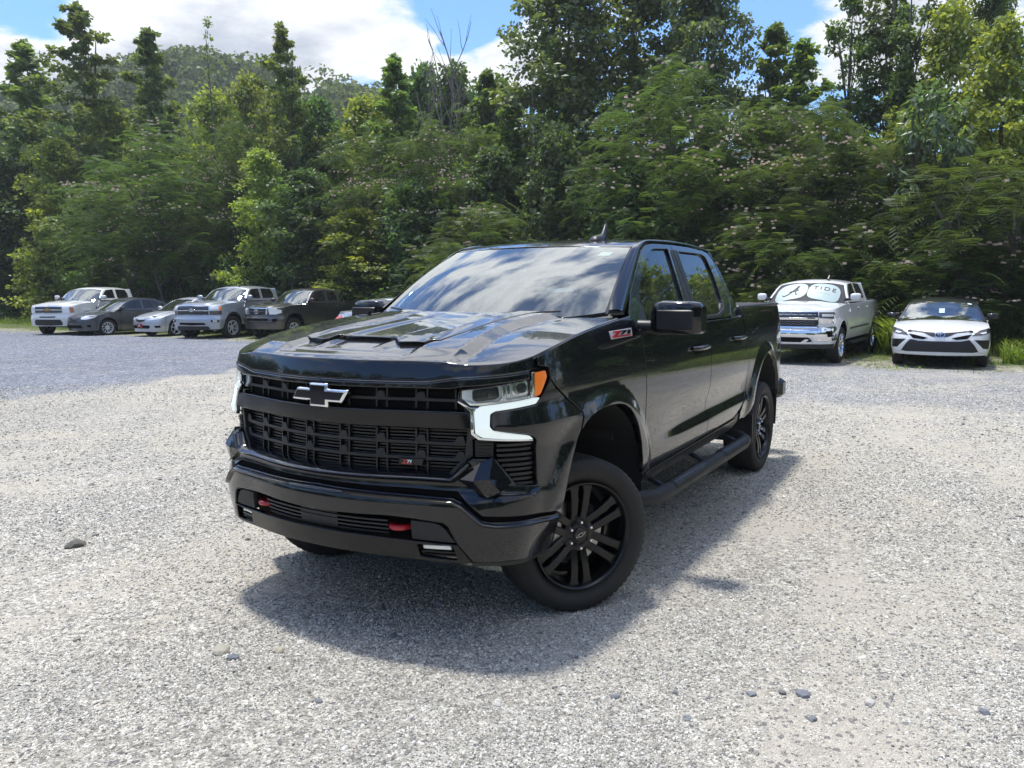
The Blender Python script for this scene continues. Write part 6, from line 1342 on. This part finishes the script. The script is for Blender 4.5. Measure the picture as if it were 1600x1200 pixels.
TREES = [
('gum', -24.0, -47.2, 15.9, 4.8, 'slim tree with a pointed open top above the far left of the woods'),
('gumspire', -25.0, -43.3, 17.4, 5.8, 'tallest tree on the left with a layered, open spire'),
('leafy', -22.2, -41.7, 9.6, 4.7, 'bright yellow green leafy tree behind the older white pickup'),
('gum', -26.0, -38.6, 15.7, 3.7, 'narrow pointed tree just left of the wooded hilltop'),
('leafy', -26.0, -42.7, 12.1, 5.1, 'yellow green tree under the tallest left spire'),
('broad', -21.6, -47.4, 9.6, 5.7, 'dark broadleaf tree cut by the left edge of the view'),
('silk', -22.3, -32.7, 9.1, 8.1, 'wide silk tree with pink flowers behind the left row of cars'),
('leafy', -28.0, -35.9, 12.6, 4.9, 'pale yellow green tree below the hilltop'),
('sap', -26.5, -34.2, 16.0, 2.2, 'thin sapling with a bare stem and a tuft of leaves at its tip'),
('leafy', -28.5, -33.6, 13.2, 4.1, 'yellow green tree just left of the middle spire'),
('gumspire', -25.0, -27.1, 13.9, 3.3, 'pointed tree with a dense tip right of the hilltop'),
('silk', -23.8, -29.5, 9.9, 4.2, 'rusty pink flowering silk tree in front of the yellow green trees'),
('leafy', -22.2, -25.9, 7.7, 3.2, 'mid green leafy tree right of the large silk tree'),
('broad', -27.0, -26.9, 10.8, 4.6, 'rounded green tree on the slope right of the middle spire'),
('leafy', -28.0, -24.8, 10.8, 4.9, 'soft green tree under the foot of the hill'),
('gum', -25.5, -20.7, 11.7, 3.2, 'dark pointed tree standing alone against the clouds'),
('silk', -24.0, -20.5, 8.5, 5.4, 'dark green silk tree with few flowers below the lone dark spire'),
('broad', -22.2, -23.2, 6.6, 4.2, 'dark bushy tree behind the silver pickup'),
('leafy', -21.6, -19.6, 4.8, 3.7, 'drooping leafy tree right above the brown pickup'),
('silk', -24.2, -16.8, 8.6, 5.1, 'silk tree with pale flowers below the bare dead tree'),
('gum', -27.0, -16.8, 10.9, 2.6, 'small pointed treetop right of the dead tree'),
('gum', -26.0, -15.1, 9.7, 2.7, 'low pointed treetop beside the tall broad trees'),
('silk', -20.9, -13.4, 4.6, 4.2, 'low silk tree with bright pink flowers above the black truck windscreen'),
('tall', -27.0, -12.9, 14.9, 6.3, 'tall spreading tree filling the upper middle of the view'),
('tall', -29.0, -10.3, 15.7, 6.3, 'tallest tree of the woods, its top beyond the upper edge'),
('tall', -28.0, -7.3, 13.9, 4.3, 'tall tree with a knobbly right outline against the blue gap'),
('sap', -25.0, -13.2, 11.5, 2.3, 'slender leaning tree left of the tall central trees'),
('silk', -23.8, -7.2, 9.1, 6.4, 'large silk tree with many cream pink flowers above the black truck'),
('silk', -23.2, -2.9, 7.6, 5.3, 'broad silk tree full of flowers above the white pickup'),
('gum', -29.0, -5.0, 11.4, 2.9, 'distant feathery treetop inside the blue gap'),
('gum', -28.5, -3.8, 10.5, 2.9, 'second distant treetop inside the blue gap'),
('column', -27.0, -2.0, 11.9, 1.9, 'narrow column shaped tree with dark upright branches'),
('column', -27.5, -0.8, 12.8, 2.4, 'tall column shaped tree left of the yellow green slope'),
('column', -27.0, -0.1, 12.3, 2.0, 'vine covered bare-stemmed column tree'),
('leafy', -26.5, 1.1, 10.3, 3.6, 'large yellow green tree in the upper right'),
('leafy', -25.0, 2.7, 9.3, 3.3, 'bright yellow green tree cut by the right edge'),
('tall', -29.0, 2.0, 12.2, 3.3, 'dark treetop above the yellow green trees at the upper right'),
('glossy', -22.6, 0.9, 7.0, 2.4, 'tree with large drooping glossy leaves on the right'),
('silk', -23.4, -0.1, 6.1, 3.5, 'silk tree between the flowering one and the glossy leaved one'),
('silk', -22.0, 2.3, 5.3, 4.6, 'feathery green silk tree at the right edge'),
('broad', -22.4, -11.0, 7.2, 3.0, 'dark star leaved tree just left of the black truck roof'),
('silk', -21.4, -2.6, 4.1, 4.0, 'low dark silk tree behind the white pickup'),
('silk', -20.9, 1.6, 3.1, 3.1, 'lowest silk tree fanning out above the white saloon'),
('silk', -21.3, -0.2, 3.5, 2.7, 'dim silk tree between the two white vehicles'),
('broad', -22.6, -8.1, 5.6, 3.8, 'deep green tree in the shade above the black truck cab'),
('broad', -22.9, -5.5, 5.9, 3.9, 'dusky tree with thin stems behind the black truck bed'),
('broad', -22.4, -17.3, 5.8, 3.9, 'deep green tree above the hood of the black truck'),
('broad', -23.6, -14.4, 6.9, 3.8, 'dark mass of leaves left of the central trees'),
('broad', -24.5, -1.5, 6.5, 3.5, 'dark tree filling the gap above the white pickup'),
]
G1 = 'trees at the edge of the woods'
for n_, (k, x, y, h, wd, lab) in enumerate(TREES):
    if k == 'sap':
        e = empty('sapling', (x, y, 0), 0, lab, 'tree', G1); rg = np.random.default_rng(n_); mb = MB(); lx = .5 if wd < 2.25 else -1.0
        mb.tube([(lx*(1-t)*-1.2, .1*math.sin(t*5), h*t*.97) for t in np.linspace(0, 1, 10)], [.09*(1-t)+.012 for t in np.linspace(0, 1, 10)], 6)
        for z in (.55, .62, .70, .78): mb.tube([(lx*(1-z)*-1.2, 0, h*z), (rg.normal()*.7, rg.normal()*.7, h*(z+.09))], [.02, .006], 5)
        mb.build('trunk', BARK, e); C = np.array([(rg.normal()*.10, rg.normal()*.12, h*z) for z in ((.84, .88, .91, .95, .985, 1.0) if wd < 2.25 else (.6, .66, .72, .78, .84, .9, .96, .99, .7, .8))]); 
        if wd > 2.25: C[:, :2] *= 5
        V, Q = leaves(C, np.full(len(C), .24), 26, .15, .11, rg); o = fast_mesh('crown', V, Q, LM['gum'], e); o['kind'] = 'stuff'; continue
    kk = 'silksmall' if (k == 'silk' and h < 5.6) else k
    plant(kk, n_ % (3 if k in ('silk', 'gum') else 2), x, y, h*1.02, wd*(1.18 if k not in ('gum', 'gumspire', 'column') else 1.45 if k != 'column' else 1.1), lab, G1, flowers_=('dim' not in lab))
# dead tree
def dead(x, y, h, label, seed, spread):
    e = empty('dead_tree', (x, y, 0), 0, label, 'tree', G1); rg = random.Random(seed); mb = MB()
    def br(p, d, l, r, lev):
        q = [Vector(p)]; dd = Vector(d).normalized()
        for k in range(4): dd = (dd+Vector((rg.gauss(0, .10), rg.gauss(0, .10), .06))).normalized(); q.append(q[-1]+dd*l/4)
        mb.tube(q, [r, r*.85, r*.7, r*.55, r*.4], 5)
        if lev > 0:
            for k in range(3 if lev > 1 else 2):
                i_ = rg.choice([2, 3, 4]); br(q[i_], dd+Vector((rg.gauss(0, .30), rg.gauss(0, .42), .35)), l*rg.uniform(.45, .65), r*.55, lev-1)
    br((0, 0, 0), (0, 0, 1), h*.55, .13, 0)
    for k, (ay, az) in enumerate(spread): br((0, ay*.2, h*.53), (rg.gauss(0, .08), ay, az), h*.34*rg.uniform(.75, .95), .050, 2)
    mb.build('trunk', DEADW, e)
dead(-25.6, -18.0, 12.9, 'bare dead tree with grey forked branches against the clouds', 4, [(-.62, .9), (-.10, 1.0), (.12, 1.0), (.32, .95)])
dead(-26.0, -16.6, 11.0, 'smaller bare dead tree with upright twigs right of the larger one', 9, [(-.3, 1.), (.25, 1.)])
rg = np.random.default_rng(12)
for k in range(34):    # deeper rows fill the gaps
    y = -62+k*2.55+rg.normal()*.6; x = -29.5-rg.random()*4-(2 if y < -20 else 0); far = abs(y+12)
    h = (7.0+rg.random()*1.6) if y > -14 else (12.0+rg.random()*2.2 if y < -22 else 10+rg.random()*1.6); plant(('broad', 'leafy', 'broad')[k % 3], k % 2, x, y, h, 6.0, 'one of the dim green trees deeper in the woods', 'trees deeper in the woods')
for k in range(16):
    y = -24+k*2.0; plant('broad', k % 2, -25.6-rg.random(), y, 4.4+rg.random()*1.6, 4.6, 'one of the dim green trees deeper in the woods', 'trees deeper in the woods')
for k in range(44):
    y = -62+k*1.72+rg.normal()*.4; x = -21.4-rg.random()*1.6; plant('bush', k % 2, x, y, 1.7+rg.random()*1.9, 3.0+rg.random(), 'one of the dark shrubs at the shady foot of the woods', 'shrubs at the foot of the woods', cat='shrub')
for k, (x, y, h, wd, kd) in enumerate([(-22.5, 6.5, 7.5, 5.5, 'silk'), (-22, 10.5, 8, 6, 'broad'), (-23, 15, 9, 6, 'tall'), (-22, 20, 8, 6, 'silk'), (-26, 8, 11, 6, 'leafy'), (-27, 14, 12, 7, 'tall'), (-21.5, -54, 9, 6.5, 'broad'), (-22, -60, 10, 7, 'leafy'), (-25, -55, 13, 6, 'gum')]):
    plant(kd, k % 2, x, y, h, wd, 'one of the trees where the woods run on beside the view', 'trees where the woods run on')

# hill with its forest
def hz_(x, y):
    d1 = ((x+112)/40.5)**2+((y+136)/83.)**2; d2 = ((x+60)**2+(y+170)**2)/54.5**2; d3 = ((x+165)**2+(y+80)**2)/40.**2
    base = 1/(1+np.exp(-(np.sqrt((x-4)**2+(y-3)**2)-105)/9))
    return (38.8*np.exp(-d1)+14.5*np.exp(-d2)+5.4*np.exp(-d3))*base-1.0*(1-base)-.1
gx, gy = np.meshgrid(np.linspace(-290, -34, 60), np.linspace(-300, 30, 70), indexing='ij'); V = np.stack([gx, gy, hz_(gx, gy)], -1).reshape(-1, 3); nx_, ny_ = gx.shape
i, j = np.meshgrid(np.arange(nx_-1), np.arange(ny_-1), indexing='ij'); Q = np.stack([i*ny_+j, (i+1)*ny_+j, (i+1)*ny_+j+1, i*ny_+j+1], -1).reshape(-1, 4)
tag(fast_mesh('hill', V, Q, mat('forest_floor', (.05, .05, .03), .95, var=(.3, .4)), None, True), kind='structure')
def canopy(name, P, Rr, per, sz, m, zf=.8):
    n = len(P); c = np.repeat(P, per, 0); r = np.repeat(Rr, per); d = rg.normal(size=(n*per, 3)); d[:, 2] = np.abs(d[:, 2])*.9-.25; d /= np.linalg.norm(d, axis=1)[:, None]
    p = c+d*(r*(.80+.25*rg.random(n*per)))[:, None]*np.array([1, 1, zf]); a = rg.normal(size=(n*per, 3)); nn = d+rg.normal(size=(n*per, 3))*.5; s = np.cross(a, nn); s /= np.linalg.norm(s, axis=1)[:, None]; b = np.cross(nn, s); b /= np.linalg.norm(b, axis=1)[:, None]
    l = sz*(.6+.8*rg.random(n*per))[:, None]; V = np.stack([p-s*l*.5, p+b*l*.35, p+s*l*.5, p-b*l*.35], 1).reshape(-1, 3)
    return tag(fast_mesh(name, V, np.arange(len(V)).reshape(-1, 4), m), kind='stuff')
P = []
while len(P) < 900:
    x, y = rg.uniform(-190, -40), rg.uniform(-250, -30); az = math.degrees(math.atan2(y-2.8, x-3.8)) % 360; h = float(hz_(x, y))
    if h < 9 or not 200 < az < 250: continue
    P.append((x, y, h+1.6+rg.random()*2.2))
canopy('hillside_forest', np.array(P), 3.2+2.0*rg.random(len(P)), 170, .95, LM['far'])
P = []; R_ = []
for k in range(230):   # woods round the rest of the lot
    t = rg.random()
    if k % 3 == 0: x, y = rg.uniform(-22, 46), 26+rg.random()*6
    elif k % 3 == 1: x, y = 44+rg.random()*7, rg.uniform(-62, 36)
    else: x, y = rg.uniform(-20, 48), -66-rg.random()*7
    hh = 9+rg.random()*6+(3 if k % 3 == 0 else 0)
    for z in (.14, .36, .60, .84): P.append((x+rg.normal()*.5, y+rg.normal()*.5, hh*z)); R_.append(2.6+rg.random()*1.2)
canopy('surrounding_woods', np.array(P), np.array(R_), 110, .75, LM['far'], 1.0)

# grass under the parked row and tall weeds behind it
def blades(name, n, xr, yr, hmin, hmax, wd, lean, seed, keep=None):
    rg = np.random.default_rng(seed); x = rg.uniform(*xr, n); y = rg.uniform(*yr, n)
    if keep is not None: m = keep(x, y, rg); x, y = x[m], y[m]
    n = len(x); h = hmin+(hmax-hmin)*rg.random(n)**1.8; a = rg.random(n)*6.28; d = np.stack([np.cos(a), np.sin(a), 0*a], 1); s = np.stack([-np.sin(a), np.cos(a), 0*a], 1); w_ = (wd*(.6+.8*rg.random(n)))[:, None]
    p = np.stack([x, y, -.03+0*x], 1); le = (lean*h*(.4+rg.random(n)))[:, None]; m1 = p+np.array([0, 0, 1])*(h*.55)[:, None]+d*le*.3; t_ = p+np.array([0, 0, 1])*(h*(.95-.3*lean))[:, None]+d*le
    V = np.stack([p-s*w_*.5, p+s*w_*.5, m1+s*w_*.45, t_, m1-s*w_*.45], 1).reshape(-1, 3); b = np.arange(n)[:, None]*5
    Q = np.concatenate([b+np.array([[0, 1, 2, 4]]), b+np.array([[4, 2, 3, 3]])]) if False else None
    me = np.concatenate([b+np.array([[0, 1, 2]]), b+np.array([[0, 2, 4]]), b+np.array([[4, 2, 3]])])
    return tag(fast_mesh(name, V, me, LM['blade']), kind='stuff')
gk = lambda x, y, rg: rg.random(len(x)) < np.clip((-15.2-x+(y>-6)*.9+.8*np.sin(y*1.3)+.8*np.sin(y*3.7+x))/1.4, 0, 1)*(.55+.45*np.sin(x*2.1+y)*np.sin(y*1.7))
blades('grass', 60000, (-21.5, -14.2), (-46, 8), .03, .13, .012, .5, 1, gk)
blades('rough_grass', 16000, (-22.5, -18.5), (-46, 9), .12, .50, .016, .6, 2)
wk = lambda x, y, rg: rg.random(len(x)) < .25+.75*(np.sin(x*3.1+y*2.3)*np.sin(y*2.9+1) > -.1)
blades('tall_weeds', 9000, (-21.2, -18.4), (.45, 1.5), .3, 1.45, .030, .75, 3, wk)
blades('tall_weeds', 9000, (-22.3, -20.3), (-2, 8), .4, 1.5, .030, .75, 4, wk)
blades('tall_weeds', 7000, (-20.8, -16.8), (3.0, 7), .15, .75, .028, .75, 5, wk)
for k, (x, y, h) in enumerate([(-20.6, .55, 1.5), (-21.0, 4.2, 1.6), (-20.4, 5.4, 1.5), (-19.6, 4.4, 1.2)]):
    plant('bush', k % 2, x, y, h, 1.9, ['leafy bush behind the tail of the white pickup', 'pale leafy bush behind the right mirror of the white saloon', 'bush with light leaves at the right edge behind the white saloon', 'low bush right beside the white saloon'][k], 'bushes among the tall weeds', cat='bush')
STN = [((.78, -2.49), .085, (.16, .15, .13), 'dark brown rock lying alone on the left of the gravel'), ((1.39, -.29), .062, (.42, .39, .32), 'tan flat-topped rock, largest of the pair at lower left'), ((1.41, -.18), .036, (.20, .21, .24), 'blue grey stone touching the large tan rock'),
       ((1.25, -.06), .040, (.50, .46, .36), 'yellowish stone between the rock pair and the truck shadow'), ((1.13, -.03), .030, (.66, .64, .58), 'cream stone at the corner of the truck shadow'), ((1.5, .45), .022, (.22, .23, .24), 'small slate stone below the truck shadow'),
       ((.84, 1.5), .030, (.24, .25, .27), 'slate stone lowest beneath the front wheel'), ((.53, 1.99), .028, (.24, .25, .27), 'slate stone right of the front wheel shadow'), ((.42, 2.18), .040, (.20, .21, .23), 'dark pair-sized stone at lower right centre'), ((.45, 2.10), .026, (.18, .18, .18), 'charcoal grey stone beside the dark larger one'),
       ((.34, 2.43), .030, (.55, .53, .49), 'pale stone at lower right'), ((.60, 2.25), .026, (.22, .23, .26), 'blue grey stone below the dark pair'), ((.85, 1.82), .026, (.26, .27, .28), 'grey oval stone near the bottom centre'), ((1.14, 1.10), .024, (.60, .58, .54), 'white stone just outside the tip of the truck shadow'),
       ((.84, .31), .028, (.20, .20, .21), 'grey stone inside the shadow in front of the bumper'), ((.44, .18), .038, (.36, .33, .29), 'brown stone in the shadow under the bumper'), ((.39, .26), .034, (.30, .31, .33), 'round grey stone beside the brown one under the bumper'), ((-.73, 2.9), .028, (.50, .48, .45), 'pale stone near the right edge'), ((.18, 2.84), .03, (.20, .21, .24), 'bluish stone near the lower right corner')]
for p_, s_, c_, l_ in STN: rock(p_, s_, c_, l_)

# thin summer haze filling the air between the camera and the hill
mb = MB(); mb.box((0, 0, 28), (620, 620, 62)); hz = mb.build('haze', MT['dark_void'], None); hz.data.materials.clear()
hm = D.materials.new('summer_haze'); hm.use_nodes = True; t = NT(hm.node_tree); t.n.clear(); pv = t.new('ShaderNodeVolumePrincipled'); pv.inputs['Color'].default_value = (.86, .92, 1, 1); pv.inputs['Density'].default_value = .00055; pv.inputs['Anisotropy'].default_value = .2
oo = t.new('ShaderNodeOutputMaterial'); t.link(pv.outputs[0], oo.inputs['Volume']); hz.data.materials.append(hm); tag(hz, kind='stuff')
